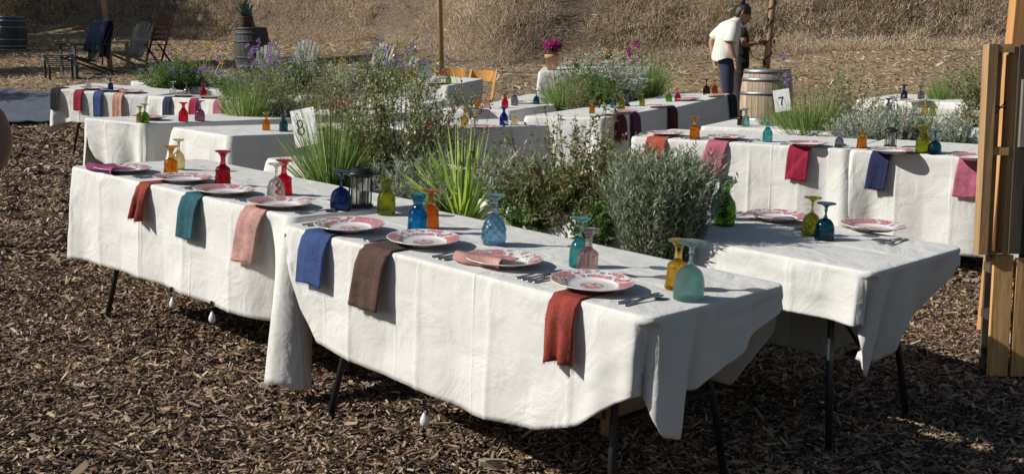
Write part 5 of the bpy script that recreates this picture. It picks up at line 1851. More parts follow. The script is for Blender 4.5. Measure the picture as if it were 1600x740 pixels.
def barrel(P, label, H=.90, R=.30, wood=M_OAK, hoop=M_GALV, n=24):
    root = empty('wine_barrel', P, label, 'barrel', 'wine barrels')
    bulge = lambda z: R * (1 + .19 * (1 - (2 * z / H - 1) ** 2))
    for k in range(n):
        a0 = 2 * PI * (k + .03) / n; a1 = 2 * PI * (k + .97) / n
        vs = []; m_ = 8
        for j in range(m_ + 1):
            z = H * j / m_; ro = bulge(z) + random.uniform(-.0005, .0005)
            for a in (a0, a1):
                vs += [(ro * math.cos(a), ro * math.sin(a), z), ((ro - .025) * math.cos(a), (ro - .025) * math.sin(a), z)]
        fs = []
        for j in range(m_):
            b = j * 4; t = b + 4
            fs += [(b, b + 2, t + 2, t), (b + 1, t + 1, t + 3, b + 3), (b, t, t + 1, b + 1), (b + 2, b + 3, t + 3, t + 2)]
        e = m_ * 4
        fs += [(e, e + 2, e + 3, e + 1), (0, 1, 3, 2)]
        MB().add(vs, fs).build('stave', wood, root)
    for z0, z1 in ((.0, .05), (.10, .145), (.27, .31), (.59, .63), (.755, .80), (.85, .90)):
        z0 *= H / .9; z1 *= H / .9
        b = MB(); b.lathe([(bulge(z0) + .001, z0), (bulge(z0) + .006, z0), (bulge(z1) + .006, z1), (bulge(z1) + .001, z1)], 40)
        b.build('hoop', hoop, root, True)
    b = MB(); b.lathe([(0.001, H - .035), (R * .97, H - .035)], 32); b.build('head', wood, root)
    return root


PB = U(1196, 222, 0)
barrel(PB, 'weathered oak wine barrel standing right of the person', .90, .275)
PBl = U(20, 80, 0)
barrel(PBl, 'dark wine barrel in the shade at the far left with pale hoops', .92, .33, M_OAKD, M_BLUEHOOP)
PBd = U(395, 112, 0)
bd = barrel(PBd, 'dark wine barrel carrying a pot of agave by the leaning pole', .88, .30, M_OAKD, mat_plain('dark_hoop', (.045, .055, .08), .6, .2))

# agave in a pot on the dark barrel
def agave(P, label):
    root = empty('potted_agave', P, label, 'potted plant')
    b = MB(); b.lathe([(.11, 0), (.12, .10), (.15, .22), (.155, .24), (.13, .24), (.12, .20)], 20, capb=True); b.build('pot', mat_plain('dark_clay', (.07, .045, .03), .8), root, True)
    r = np.random.default_rng(3)
    for k in range(22):
        a = k * 2.4; t = .15 + .9 * k / 22
        d = Vector((math.sin(t) * math.cos(a), math.sin(t) * math.sin(a), math.cos(t)))
        side = d.cross(Vector((0, 0, 1))).normalized()
        p = Vector((0, 0, .2)); L_ = .27 + .08 * r.random()
        vs = []
        for q, w in ((0, .03), (.4, .045), (.75, .03), (1, .002)):
            c = p + d * L_ * q + Vector((0, 0, .06 * q * q))
            vs += [c - side * w, c - Vector((0, 0, .012)), c + side * w]
        fs = []
        for j in range(3):
            b0 = j * 3
            fs += [(b0, b0 + 1, b0 + 4, b0 + 3), (b0 + 1, b0 + 2, b0 + 5, b0 + 4), (b0 + 2, b0, b0 + 3, b0 + 5)]
        MB().add(vs, fs).build('leaf', mat_noise('agave', (.05, .09, .07), (.12, .19, .15), .6, 8), root)


agave(PBd + Vector((-.10, 0, .855)), 'spiky grey green agave in a pot on the dark barrel')

# ---- poles
M_POLE = mat_wood('round_pole', (.26, .15, .07), (.46, .30, .16), axis='Z')


def pole(base, top_px, r, label, n=10, mat=M_POLE, H=4.2):
    """top_px: photo pixel the pole passes at the upper edge, gives its lean"""
    d = ray(*top_px); t = base.y / d.y
    Q = Vector((0, 0, CAMH)) + d * t
    dirv = (Q - base).normalized()
    root = empty('wooden_pole', base, label, 'pole', 'string light poles')
    b = MB(); b.tube([Vector((0, 0, 0)) - dirv * .2, dirv * H * .5, dirv * H], [r, r * .96, r * .9], 12)
    b.build('shaft', mat, root, True)
    b = MB(); b.tube([dirv * (H - .12), dirv * (H - .06) + Vector((.06, 0, 0)), dirv * (H - .02) + Vector((.03, 0, 0))], .006, 6); b.build('hook', M_BLACK, root, True)
    return root, dirv


pole(U(173, 112, 0), (162, 0), .055, 'leaning wooden pole between the dark chairs at the left')
pole(PBd + Vector((.18, .45, 0)), (383, 0), .055, 'thin reddish pole leaning behind the dark barrel')
pole(U(690, 114, 0), (687, 0), .05, 'straight wooden pole behind the table with the orange chairs')
PW = PB + Vector((.02, .46, 0)); PW.z = G(PW.x, PW.y)
rt, dv = pole(PW, (1208, 0), .042, 'pole wound with a string of light bulbs rising behind the right barrel')
wr = MB(); pts = []
for i in range(150):
    t = i / 149; h = .85 + t * 1.9; a = t * 2 * PI * 9
    pts.append(dv * h + Vector((math.cos(a) * .052, math.sin(a) * .052, 0)))
wr.tube(pts, .007, 5)
sl = empty('string_lights', PW, 'black string of light bulbs wound round the pole behind the right barrel', 'string lights')
wr.build('cable', M_BLACK, sl)
M_BULB = mat_glass('bulb', (.85, .84, .80))
for i in range(7):
    p = dv * (.95 + i * .27) + Vector((-.05 * (-1) ** i, -.055, 0))
    b = MB(); b.tube([p, p - Vector((0, 0, .045))], .016, 8); b.build('socket', M_BLACK, sl)
    b = MB(); b.lathe([(.012, 0), (.026, -.022), (.028, -.04), (.018, -.062), (.0005, -.07)], 12, c=tuple(p - Vector((0, 0, .045)))); b.build('bulb', M_BULB, sl, True)

# ---- adirondack chairs
M_ADK = mat_wood('silvered_cedar', (.15, .14, .135), (.36, .345, .32), axis='Z')
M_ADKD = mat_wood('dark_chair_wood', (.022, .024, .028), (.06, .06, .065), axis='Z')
M_RED = mat_wood('reddish_chair_wood', (.12, .04, .025), (.26, .10, .06), axis='X')


def adirondack(P, yaw, label, mat=M_ADK, slats=7, s=1.):
    root = empty('garden_chair', Matrix.Translation(P) @ Matrix.Rotation(yaw, 4, 'Z') @ Matrix.Scale(s, 4), label, 'garden chair', 'wooden garden chairs round the left clearing')
    # faces -y; seat slopes back
    for k in range(slats):           # fanned back
        f = (k - (slats - 1) / 2) / ((slats - 1) / 2)
        b = MB()
        a = Vector((f * .20, .22, .28)); e = Vector((f * .27, .50, 1.02 - .12 * f * f))
        b.beam(a, e, .068, .018, up=Vector((0, 1, 0)))
        b.build('back_slat', mat, root)
    for k in range(7):
        t = k / 6
        y = -.30 + t * .52; z = .38 - t * .13
        b = MB(); b.box(-.26, .26, y - .034, y + .034, z - .01, z + .01); b.build('seat_slat', mat, root)
    for sx in (-1, 1):
        b = MB(); b.beam((sx * .25, -.31, .35), (sx * .25, .62, .02), .025, .09, up=Vector((1, 0, 0))); b.build('rear_rail', mat, root)
        b = MB(); b.beam((sx * .29, -.26, 0), (sx * .29, -.26, .55), .09, .022, up=Vector((0, 1, 0))); b.build('front_leg', mat, root)
        b = MB(); b.box(sx * .33 - .065, sx * .33 + .065, -.38, .36, .56, .582); b.build('arm', mat, root)
        b = MB(); b.beam((sx * .31, .30, .56), (sx * .26, .30, .18), .03, .022, up=Vector((0, 1, 0))); b.build('arm_support', mat, root)
    b = MB(); b.box(-.30, .30, .335, .36, .60, .66); b.build('back_brace', mat, root)
    return root


P1 = U(128, 117, 0); P2 = U(200, 108, 0); P3 = U(248, 106, 0)
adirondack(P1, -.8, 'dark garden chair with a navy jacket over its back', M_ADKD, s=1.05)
adirondack(P2, -.55, 'grey slatted garden chair right of the leaning pole', M_ADK, s=1.0)
P4 = U(410, 146, 0); P5 = U(464, 140, 0); P6 = U(572, 150, 0)
adirondack(P4, -.2, 'weathered grey chair in front of the dark barrel', M_ADK, s=.80)
adirondack(P5, -.35, 'silvery grey chair behind the sage bush', M_ADK, s=.84)
adirondack(P6, -.75, 'leaning grey chair left of the third number card', M_ADK, s=.84)

# jacket over the first chair
jk = MB(); NXj, NYj = 18, 22
Mj = Matrix.Translation(P1) @ Matrix.Rotation(-.8, 4, 'Z') @ Matrix.Scale(1.05, 4)
path = [(.40, .35), (.44, .55), (.50, .78), (.54, .96), (.53, 1.06), (.46, 1.07), (.40, .95), (.32, .72), (.25, .48)]
vs = []
for (y, z) in path:
    for i in range(NXj + 1):
        f = i / NXj - .5
        w = .60 if z > .6 else .68
        vs.append(Mj @ Vector((f * w, y + (.03 if y > .45 or z > 1 else -.03) * (1 + math.sin(f * 22) * .9) * .8, z - .14 * abs(f) ** 1.5 - (.0 if z > 1 else .02 * math.sin(f * 15)))))
fs = [(j * (NXj + 1) + i, j * (NXj + 1) + i + 1, (j + 1) * (NXj + 1) + i + 1, (j + 1) * (NXj + 1) + i) for j in range(len(path) - 1) for i in range(NXj)]
jk.add(vs, fs)
o = jk.build('jacket', mat_fabric('navy_cotton', (.035, .055, .12), .9, 500, .02, .3), None, True)
o.modifiers.new('t', 'SOLIDIFY').thickness = .01
tag(o, 'navy jacket hanging over the back of the dark chair at the left', 'jacket')

# low slatted footstool beside it
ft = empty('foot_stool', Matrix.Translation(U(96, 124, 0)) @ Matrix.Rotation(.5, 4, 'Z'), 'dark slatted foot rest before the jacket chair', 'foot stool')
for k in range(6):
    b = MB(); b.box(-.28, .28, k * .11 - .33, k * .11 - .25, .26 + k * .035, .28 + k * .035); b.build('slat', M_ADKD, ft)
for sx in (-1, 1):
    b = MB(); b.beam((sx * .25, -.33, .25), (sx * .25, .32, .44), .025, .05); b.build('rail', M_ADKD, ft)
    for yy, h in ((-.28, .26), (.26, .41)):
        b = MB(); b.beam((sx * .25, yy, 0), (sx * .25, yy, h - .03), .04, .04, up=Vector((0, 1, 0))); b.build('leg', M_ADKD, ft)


def slat_chair(P, yaw, label, mat, cat='chair', back_h=.88, nb=5, group=None, s=1., solid=False):
    """folding chair; faces -y"""
    root = empty('folding_chair', Matrix.Translation(P) @ Matrix.Rotation(yaw, 4, 'Z') @ Matrix.Scale(s, 4), label, cat, group)
    for sx in (-1, 1):
        b = MB(); b.beam((sx * .20, .26, back_h), (sx * .20, -.18, 0), .024, .036, up=Vector((1, 0, 0))); b.build('back_leg', mat, root)
        b = MB(); b.beam((sx * .175, -.16, .46), (sx * .175, .26, 0), .024, .034, up=Vector((1, 0, 0))); b.build('rear_leg', mat, root)
    if solid:
        b = MB(); n = 9; vs = []
        for k in range(n + 1):
            f = k / n - .5
            y = .235 + .035 * (1 - (2 * f) ** 2)
            zt = back_h - .03 + .025 * (1 - (2 * f) ** 2)
            vs += [(f * .40, y, zt - .16), (f * .40, y, zt), (f * .40, y + .012, zt), (f * .40, y + .012, zt - .16)]
        fs = []
        for k in range(n):
            a = k * 4; c = a + 4
            fs += [(a + q, a + (q + 1) % 4, c + (q + 1) % 4, c + q) for q in range(4)]
        fs += [(0, 3, 2, 1), (n * 4, n * 4 + 1, n * 4 + 2, n * 4 + 3)]
        b.add(vs, fs); b.build('back_rest', mat, root)
    else:
        for k in range(nb):
            t = (k + .5) / nb
            z = .50 + t * (back_h - .50); y = -.18 + .44 * z / back_h
            b = MB(); b.box(-.20, .20, y - .008, y + .008, z - .027, z + .027); b.build('back_slat', mat, root)
    for k in range(6):
        y = -.20 + k * .07
        b = MB(); b.box(-.19, .19, y - .028, y + .028, .44 + .0, .456); b.build('seat_slat', mat, root)
    for y, z in ((-.10, .16), (.16, .12)):
        b = MB(); b.tube([(-.19, y, z), (.19, y, z)], .010, 6); b.build('stretcher', mat, root)
    return root


slat_chair(P3, -.5, 'reddish folding chair with horizontal back slats at the left', M_RED, 'garden chair', 1.0, 5, 'wooden garden chairs round the left clearing', 1.1)
M_ORANGE = mat_wood('honey_wood', (.58, .27, .06), (.80, .42, .12), axis='X', bs=.15)
Mt = TABS['M']
for px_, yy, rz, lb in ((658, 16.9, .25, 'honey coloured folding chair behind the small table, leftmost of three'), (706, 17.0, .0, 'honey coloured folding chair behind the green goblet'),
                        (748, 16.7, -.35, 'honey coloured folding chair at the right end of the small table')):
    p = Vector(((px_ - 800) / FPX * yy, yy, 0)); p.z = G(p.x, p.y)
    slat_chair(p, rz, lb, M_ORANGE, 'chair', .88, 3, 'honey coloured folding chairs', .92, solid=True)
# white paper on the far table
b = MB(); b.box(-.10, .10, -.004, .004, 0, .17)
tag(b.build('menu_card', mat_plain('white_card', (.78, .78, .78), .6), None, M=Mt.M @ Matrix.Translation((.42, .62, .002)) @ Matrix.Rotation(-.25, 4, 'X') @ Matrix.Rotation(-.5, 4, 'Z')), 'blank white card standing on the small table by the green goblet', 'card')

# magenta flowers in a peach pot on the table O
Ot = TABS['O']
u, v = Ot.px(866, 106)
plant('potted_flowers', 'magenta flowers in a peach coloured pot on the farthest middle table', Ot.at(max(.15, min(u, 1.3)), .25, .215), .15, .20, 'bush', 300, cat='potted plant', potk='terracotta', pr=.095, ph=.21, dens=.25, flower=('big', 'fuchsia', 26), group='potted flowers')
plant('potted_flowers', 'yellow orange flowers in a small pot on the farthest middle table', Ot.at(.95, .3, .13), .12, .16, 'bush', 301, cat='potted plant', potk='terracotta', pr=.06, ph=.125, dens=.2, flower=('head', 'gold', 12), group='potted flowers')
for u, c, lb in ((.50, 'brown', 'brown goblet right of the peach coloured pot'), (1.15, 'brown', 'brown goblet at the right of the farthest middle table')):
    goblet(Ot, u, .25, .17, 'footed', c, lb, 'plain')

# ---- number cards
def digit(kind):
    """serif figure as a filled outline, height 1, thick and thin strokes"""
    def ringpts(cx, cy, rx, ry, tx, ty, n=28):
        o_ = [(cx + rx * math.cos(2 * PI * k / n), cy + ry * math.sin(2 * PI * k / n)) for k in range(n)]
        i_ = [(cx + (rx - tx) * math.cos(2 * PI * k / n), cy + (ry - ty) * math.sin(2 * PI * k / n)) for k in range(n)]
        vs = o_ + i_
        return vs, [(k, (k + 1) % n, n + (k + 1) % n, n + k) for k in range(n)]
    out = []
    if kind == '8':
        out.append(ringpts(0, .74, .25, .27, .12, .075)); out.append(ringpts(0, .26, .30, .30, .13, .075))
    elif kind == '9':
        out.append(ringpts(0, .68, .26, .31, .09, .035))
        st = [(.26, .66), (.22, .38), (.08, .14), (-.16, .0)]
        vs = []
        for i, (x, y) in enumerate(st):
            w = (.045, .05, .035, .015)[i]; vs += [(x - w, y), (x + w * .2, y - w * .3)]
        out.append((vs, [(2 * i, 2 * i + 1, 2 * i + 3, 2 * i + 2) for i in range(3)]))
    else:
        out.append(([(-.30, 1.0), (.32, 1.0), (.32, .84), (-.30, .82)], [(0, 1, 2, 3)]))
        out.append(([(-.30, .98), (-.26, .98), (-.26, .72), (-.30, .72)], [(0, 1, 2, 3)]))
        out.append(([(.14, .88), (.32, .90), (.14, .50), (.07, .0), (-.12, .0), (-.02, .48)], [(0, 1, 2, 5), (5, 2, 3, 4)]))
    return out


def card(P, w, h, ch, label, rot, dh, off=(0, 0), stick=.25):
    root = empty('number_card', Matrix.Translation(P) @ rot, label, 'sign', 'table number cards')
    b = MB(); b.box(-w / 2, w / 2, -.0015, .0015, -h / 2, h / 2); b.build('card', mat_plain('white_card', (.78, .78, .78), .6), root)
    b = MB()
    for vs, fs in digit(ch):
        b.add([(x * dh + off[0], -.0022, (y - .5) * dh + off[1]) for x, y in vs], fs)
    b.build('figure', mat_plain('black_ink', (.012, .014, .02), .6), root)
    b = MB(); b.tube([(0, .006, h * .1), (0, .006, -h / 2 - stick)], .003, 5); b.build('stake', M_CRATE, root)
    return root


def cardat(px_, py_, y): 
    d = ray(px_, py_); return Vector((0, 0, CAMH)) + d * (y / d.y)


y8 = 6.62
card(cardat(476, 199, y8), 42 / PXM(y8), 58 / PXM(y8), '8', 'white card with the number 8 leaning in the grass clump', Matrix.Rotation(-.35, 4, 'Z') @ Matrix.Rotation(-.20, 4, 'Y') @ Matrix.Rotation(-.10, 4, 'X'), 24 / PXM(y8), (-.024, .004))
y7 = 9.6
card(cardat(1222, 157, y7), 25 / PXM(y7), 34 / PXM(y7), '7', 'white card with the number 7 left of the burlap wrapped grass', Matrix.Rotation(-.35, 4, 'Z') @ Matrix.Rotation(-.16, 4, 'Y'), 13 / PXM(y7), (-.006, -.004))
y9 = 12.6
card(cardat(645, 97, y9), 11 / PXM(y9), 13 / PXM(y9), '9', 'small tilted white card with a blue grey figure above the tall shrub', Matrix.Rotation(.4, 4, 'Y'), 8 / PXM(y9), (0, 0), .3)

# ---- lanterns
def lantern(tab, u, v, h, label, s=1.):
    root = empty('lantern', (tab.M @ Matrix.Translation((u, v, .003)) @ Matrix.Scale(h / .17, 4)) if isinstance(tab, Tab) else tab, label, 'lantern', 'black candle lanterns')
    b = MB(); b.lathe([(.052, 0), (.056, .006), (.056, .014), (.047, .018)], 24, capb=True, capt=True); b.build('base', M_BLACK, root, True)
    for k in range(12):
        a = 2 * PI * k / 12
        b = MB(); b.tube([(.047 * math.cos(a), .047 * math.sin(a), .012), (.047 * math.cos(a), .047 * math.sin(a), .135)], .0028, 5); b.build('bar', M_BLACK, root)
    b = MB(); b.lathe([(.044, .128), (.056, .134), (.060, .142), (.056, .150), (.040, .158), (.034, .168), (.030, .168), (.028, .15)], 24, capb=True); b.build('lid', M_BLACK, root, True)
    b = MB(); b.lathe([(.024, .016), (.025, .018), (.025, .07), (.002, .072)], 16); b.build('candle', mat_plain('wax', (.75, .70, .58), .5), root, True)
    b = MB(); b.lathe([(.040, .016), (.040, .130)], 20); b.build('glass', mat_glass('clear_pane', (.92, .94, .94)), root, True)
    return root


ub, vb = A.px(519, 316)
lantern(A, max(ub, .045), min(vb, .7), .175, 'black candle lantern behind the navy goblet') if A.px(519, 316)[0] > .04 else lantern(B, B.L - .06, min(max(B.px(519, 316)[1], .3), .7), .175, 'black candle lantern behind the navy goblet')
ud, vd = D2.px(1391, 231); lantern(D2, max(ud, .06), min(max(vd, .06), .7), .135, 'black candle lantern above the navy napkin')
J = TABS['J']; uj, vj = J.px(976, 166); lantern(J, uj, min(vj, .68), .165, 'black candle lantern below the white flowers')

# ---- blue grey tarp on the ground at the left
tb = MB(); nx, ny = 40, 26; vs = []
cT = [U(-60, 200, 0), U(85, 196, 0), U(100, 150, 0), U(-60, 142, 0)]
for j in range(ny + 1):
    for i in range(nx + 1):
        s = i / nx; t = j / ny
        p = (cT[0] * (1 - s) + cT[1] * s) * (1 - t) + (cT[3] * (1 - s) + cT[2] * s) * t
        vs.append((p.x, p.y, G(p.x, p.y) + .05 + .07 * abs(noise.noise(Vector((p.x * 1.3, p.y * 2.6, 0)))) + .03 * noise.noise(Vector((p.x * 5, p.y * 5, 2)))))
tb.add(vs, [(j * (nx + 1) + i, j * (nx + 1) + i + 1, (j + 1) * (nx + 1) + i + 1, (j + 1) * (nx + 1) + i) for j in range(ny) for i in range(nx)])
o = tb.build('ground_tarp', mat_fabric('blue_grey_tarp', (.045, .06, .10), .6, 60, .02, .5), None, True)
o.modifiers.new('t', 'SOLIDIFY').thickness = .01
tag(o, 'crumpled blue grey tarp lying on the ground at the far left', 'tarp')

# ---- wooden post and the pallets leaning on it at the right
M_CEDAR = mat_wood('cedar_post', (.40, .17, .05), (.62, .33, .125), axis='Z', sc=.8, bs=.3)
M_OLDPAL = mat_wood('old_pallet_wood', (.32, .17, .07), (.60, .38, .18), axis='Z', sc=.9)
M_CHAR = mat_wood('blackened_pallet_wood', (.028, .022, .018), (.11, .085, .06), axis='Z', sc=.9)
M_GREYB = mat_wood('grey_board', (.10, .085, .07), (.22, .19, .155), axis='Z')
M_PALE = mat_wood('yellow_pallet_wood', (.42, .22, .07), (.74, .45, .19), axis='Z', sc=.9, burn=(.12, .07, .03))


def upright(px_, yb, y=None):
    P = U(px_, yb, 0); return P


yp = 6.35
sp_ = PXM(yp)
base = Vector(((1563 - 800) / sp_, yp, 0)); base.z = G(base.x, base.y)
ps = empty('cedar_post', base, 'tall sawn cedar post at the right edge of the view', 'post')
b = MB(); b.box(-.052, .052, -.045, .045, -.15, 2.9, jit=.001)
o = b.build('timber', M_CEDAR, ps, bevel=.004)
ps.rotation_euler = (0, .045, 0)
b = MB(); b.lathe([(.0, .0), (.09, .0), (.07, .03), (.02, .05), (.001, .05)], 9, lambda a, z: .2 * math.sin(3 * a))
b.build('footing_stone', mat_noise('pale_stone', (.30, .26, .20), (.5, .44, .36), .9, 12), ps, M=Matrix.Translation((.02, -.16, 0)))

# lower pallet standing on end: vertical boards towards the viewer
yl = 5.55
sl_ = PXM(yl)
lx = lambda px_: (px_ - 800) / sl_
lxl = lambda px_: (px_ - 800) / sl_ * 1.02
lz = lambda py_: CAMH - ((py_ - 370) / FPX * math.cos(PITCH) + math.sin(PITCH)) / (math.cos(PITCH) - (py_ - 370) / FPX * math.sin(PITCH)) * yl
gz = G(2.2, yl)
pal = empty('upright_pallet', (lx(1590), yl, gz), 'yellowish upright pallet with lit vertical boards at the right edge, lower half in shade', 'pallet', 'pallets by the post')
top = lz(402) - gz
for k in range(5):
    x0 = lxl(1549 + k * 35) - lx(1590)
    b = MB(); b.box(x0, x0 + .088, -.012, .012, .01, top - random.uniform(0, .02), jit=.002); b.build('board', M_PALE, pal)
for zz in (.05, top / 2, top - .07):
    b = MB(); b.box(lx(1560) - lx(1590) + .005, lx(1547 + 175) - lx(1590), .0135, .10, zz - .02, zz + .02); b.build('stringer', M_CHAR, pal)
for k in range(3):
    x0 = lx(1565 + k * 55) - lx(1590)
    b = MB(); b.box(x0, x0 + .09, .1015, .12, .0, top - .01, jit=.002); b.build('back_board', M_CHAR, pal)
# upper pallet: open frame seen from the side
up_ = empty('open_pallet', (lx(1590), yl + .02, gz + top + .004), 'old open pallet standing on top of the yellowish one, seen edge on', 'pallet', 'pallets by the post')
hh = lz(75) - (gz + top)
o0 = lx(1590)
fr = [(1535, 1549, -.05, .02, 0, hh, M_OLDPAL), (1575, 1585, -.03, .05, 0, hh - .01, M_OLDPAL)]
for x0, x1, a, c, z0, z1, mt in fr:
    b = MB(); b.box(lx(x0) - o0, lx(x1) - o0, a, c, z0, z1, jit=.002); b.build('upright', mt, up_)
for py0, py1 in ((75, 88), (236, 248), (400, 412)):
    z0 = lz(py1) - gz - top; z1 = lz(py0) - gz - top
    b = MB(); b.box(lx(1549) - o0 + .001, lx(1575) - o0 - .001, -.045, .015, max(z0, 0), z1, jit=.001); b.build('crosspiece', M_OLDPAL, up_)
b = MB(); b.box(lx(1556) - o0, lx(1566) - o0, .022, .085, .0, hh - .03); b.build('side_board', M_OLDPAL, up_)
for x0, x1, py0, py1, mt in ((1582, 1600, 76, 400, M_CHAR), (1586, 1603, 130, 235, M_GREYB), (1600, 1612, 76, 400, M_CHAR), (1616, 1640, 76, 400, M_CHAR)):
    z0 = max(0, lz(py1) - gz - top); z1 = lz(py0) - gz - top
    dy = -.075 if mt is M_GREYB else (-.055 if x0 < 1590 else -.02)
    b = MB(); b.box(lx(x0) - o0 + .002, lx(x1) - o0, dy, dy + .018, z0, z1, jit=.002); b.build('board', mt, up_)
for a_, c_ in (((1556, 184), (1573, 165)), ((1556, 172), (1573, 176))):
    b = MB(); b.tube([(lx(a_[0]) - o0, .0, lz(a_[1]) - gz - top), (lx(c_[0]) - o0, .0, lz(c_[1]) - gz - top)], .003, 5); b.build('wire', M_BLACK, up_)

# small pallet block under the right end of the nearest table is the last crate; loose wood block on the mulch
Pk = U(772, 726, .01)
b = MB(); b.box(-.05, .05, -.022, .022, -.01, .02, jit=.004)
tag(b.build('wood_block', M_OAK, None, M=Matrix.Translation(Pk) @ Matrix.Rotation(-.1, 4, 'Z'), bevel=.003), 'pale chunk of wood lying on the mulch at the bottom of the view', 'wood block')
Pk = U(418, 605, .01)
b = MB(); b.box(-.03, .03, -.02, .02, -.01, .025, jit=.006)
tag(b.build('stone', mat_noise('pale_stone', (.30, .26, .20), (.5, .44, .36), .9, 12), None, M=Matrix.Translation(Pk), bevel=.006), 'pale stone beside the foot of the table leg', 'stone')


# ---------------------------------------------------------------- people
M_SKIN = mat_noise('skin', (.40, .21, .14), (.50, .28, .19), .55, 20, bs=.1)
M_SKIN2 = mat_noise('skin_tan', (.28, .14, .09), (.36, .19, .125), .55, 20, bs=.1)
M_HAIR = mat_noise('dark_hair', (.010, .007, .005), (.045, .028, .018), .5, 60, stretch=(1, 1, .2), bs=.8, bd=.01)
M_SHIRT = mat_fabric('cream_shirt', (.78, .76, .68), .9, 500, .06, .04, wr=.8)
M_NAVY = mat_fabric('navy_trousers', (.022, .028, .055), .9, 500, .0, .2, wr=.8)
M_BLK = mat_fabric('black_cloth', (.014, .013, .013), .9, 500, .0, .3, wr=.8)


def skin_mesh(name, verts, edges, radii, mat, parent, rootv=0, sub=2):
    me = bpy.data.meshes.new(name)
    me.from_pydata([tuple(v) for v in verts], edges, [])
    me.materials.append(mat)
    o = link(name, me, parent)
    o.modifiers.new('skin', 'SKIN').use_smooth_shade = True
    if not me.skin_vertices: 
        bm = bmesh.new(); bm.from_mesh(me); bm.verts.layers.skin.verify(); bm.to_mesh(me); bm.free()
    for i, sv in enumerate(me.skin_vertices[0].data):
        r = radii[i]
        sv.radius = r if isinstance(r, tuple) else (r, r)
        sv.use_root = i == rootv
    s = o.modifiers.new('sub', 'SUBSURF'); s.levels = sub; s.render_levels = sub
    return o


def chain(paths):
    """paths: lists of (x, y, z, r); shared points are merged by position"""
    V_, R_, E_ = [], [], []
    ix = {}
    for p in paths:
        prev = None
        for (x, y, z, r) in p:
            k = (round(x, 4), round(y, 4), round(z, 4))
            if k not in ix:
                ix[k] = len(V_); V_.append((x, y, z)); R_.append(r)
            c = ix[k]
            if prev is not None and prev != c: E_.append((prev, c))
            prev = c
    return V_, E_, R_


def hand(wrist, d, palm_n, side, s=1.):
    """palm and five bent fingers; d along the forearm, side = where the thumb goes"""
    w = Vector(wrist); d = Vector(d).normalized(); sd = Vector(side).normalized(); pn = Vector(palm_n).normalized()
    paths = []
    c = w + d * .05 * s
    P = lambda v, r: (v.x, v.y, v.z, r)
    W_ = P(w, .021 * s); C_ = P(c, (.034 * s, .018 * s))
    paths.append([W_, C_])
    for k, (o_, l) in enumerate(((.028, .068), (.010, .078), (-.009, .072), (-.027, .056))):
        kn = w + d * .088 * s + sd * o_ * s
        a = kn + (d * .9 + pn * .35).normalized() * l * .5 * s
        e = a + (d * .5 + pn * .85).normalized() * l * .5 * s
        paths.append([C_, P(kn, .0105 * s), P(a, .0095 * s), P(e, .007 * s)])
    t0 = w + d * .03 * s + sd * .028 * s
    t1 = t0 + (d * .6 + sd * .7).normalized() * .035 * s
    t2 = t1 + (d * .9 + sd * .2 + pn * .3).normalized() * .032 * s
    paths.append([C_, P(t0, .014 * s), P(t1, .0115 * s), P(t2, .009 * s)])
    return paths


def head_parts(root, c, fwd, mat, tiltf=.35, ears=True):
    """head facing fwd (unit, horizontal), bent down by tiltf; c: centre of the skull"""
    f = Vector(fwd); up = Vector((0, 0, 1)); rt = f.cross(up)
    f2 = (f * math.cos(tiltf) - up * math.sin(tiltf)); u2 = rt.cross(f2)
    u2 = -u2 if u2.z < 0 else u2
    R_ = Matrix((rt, f2, u2)).transposed().to_4x4()
    M = Matrix.Translation(c) @ R_
    # one closed surface: sphere reshaped to skull, brow, nose, lips and chin
    me = bpy.data.meshes.new('head'); bm = bmesh.new()
    bmesh.ops.create_uvsphere(bm, u_segments=32, v_segments=24, radius=1)
    g_ = lambda x, c0, s: math.exp(-((x - c0) / s) ** 2)
    for v in bm.verts:
        x, y, z = v.co
        X = x * .076 * (1 - .22 * max(0, -z) ** 1.2); Y = y * .095; Z = z * .118
        if y > 0:
            mid = g_(x, 0, .22)
            Y += .026 * mid * g_(z, -.10, .14) * (1 + .6 * (z < -.10))        # nose
            Y += .009 * g_(x, 0, .30) * g_(z, -.46, .07)                      # lips
            Y += .012 * g_(x, 0, .38) * g_(z, -.74, .14)                      # chin
            Y -= .010 * (g_(x, .36, .14) + g_(x, -.36, .14)) * g_(z, .08, .12)  # eye sockets
            Y += .005 * g_(x, 0, .5) * g_(z, .24, .1)                         # brow
        else:
            Y *= 1.06
            if z < -.4: Y *= .72
        v.co = (X, Y, Z)
    bm.to_mesh(me); bm.free()
    me.materials.append(mat)
    me.polygons.foreach_set('use_smooth', [True] * len(me.polygons))
    o = link('head', me, root, M)
    for s in (-1, 1):
        b = MB(); b.lathe([(.0005, .011), (.006, .009), (.010, .004), (.011, 0)], 12)
        b.build('eye', mat_plain('eye_dark', (.05, .035, .03), .25), o, True, M=Matrix.Translation((s * .030, .080, .010)) @ Matrix.Rotation(-PI / 2, 4, 'X'))
        b = MB(); b.tube([(s * .016, .092, .030), (s * .032, .089, .036), (s * .050, .074, .030)], [.003, .004, .002], 5)
        b.build('eyebrow', M_HAIR, o, True)
        b = MB(); b.tube([(s * .072, -.008, .030), (s * .082, -.022, .024), (s * .082, -.022, -.008), (s * .074, -.006, -.028)], [.007, .009, .008, .006], 8)
        b.build('ear', mat, o, True)
    b = MB(); b.tube([(-.022, .090, -.056), (0, .099, -.054), (.022, .090, -.056)], [.002, .0042, .002], 6)
    b.build('mouth', mat_plain('lips', (.30, .10, .085), .5), o, True)
    return M, o


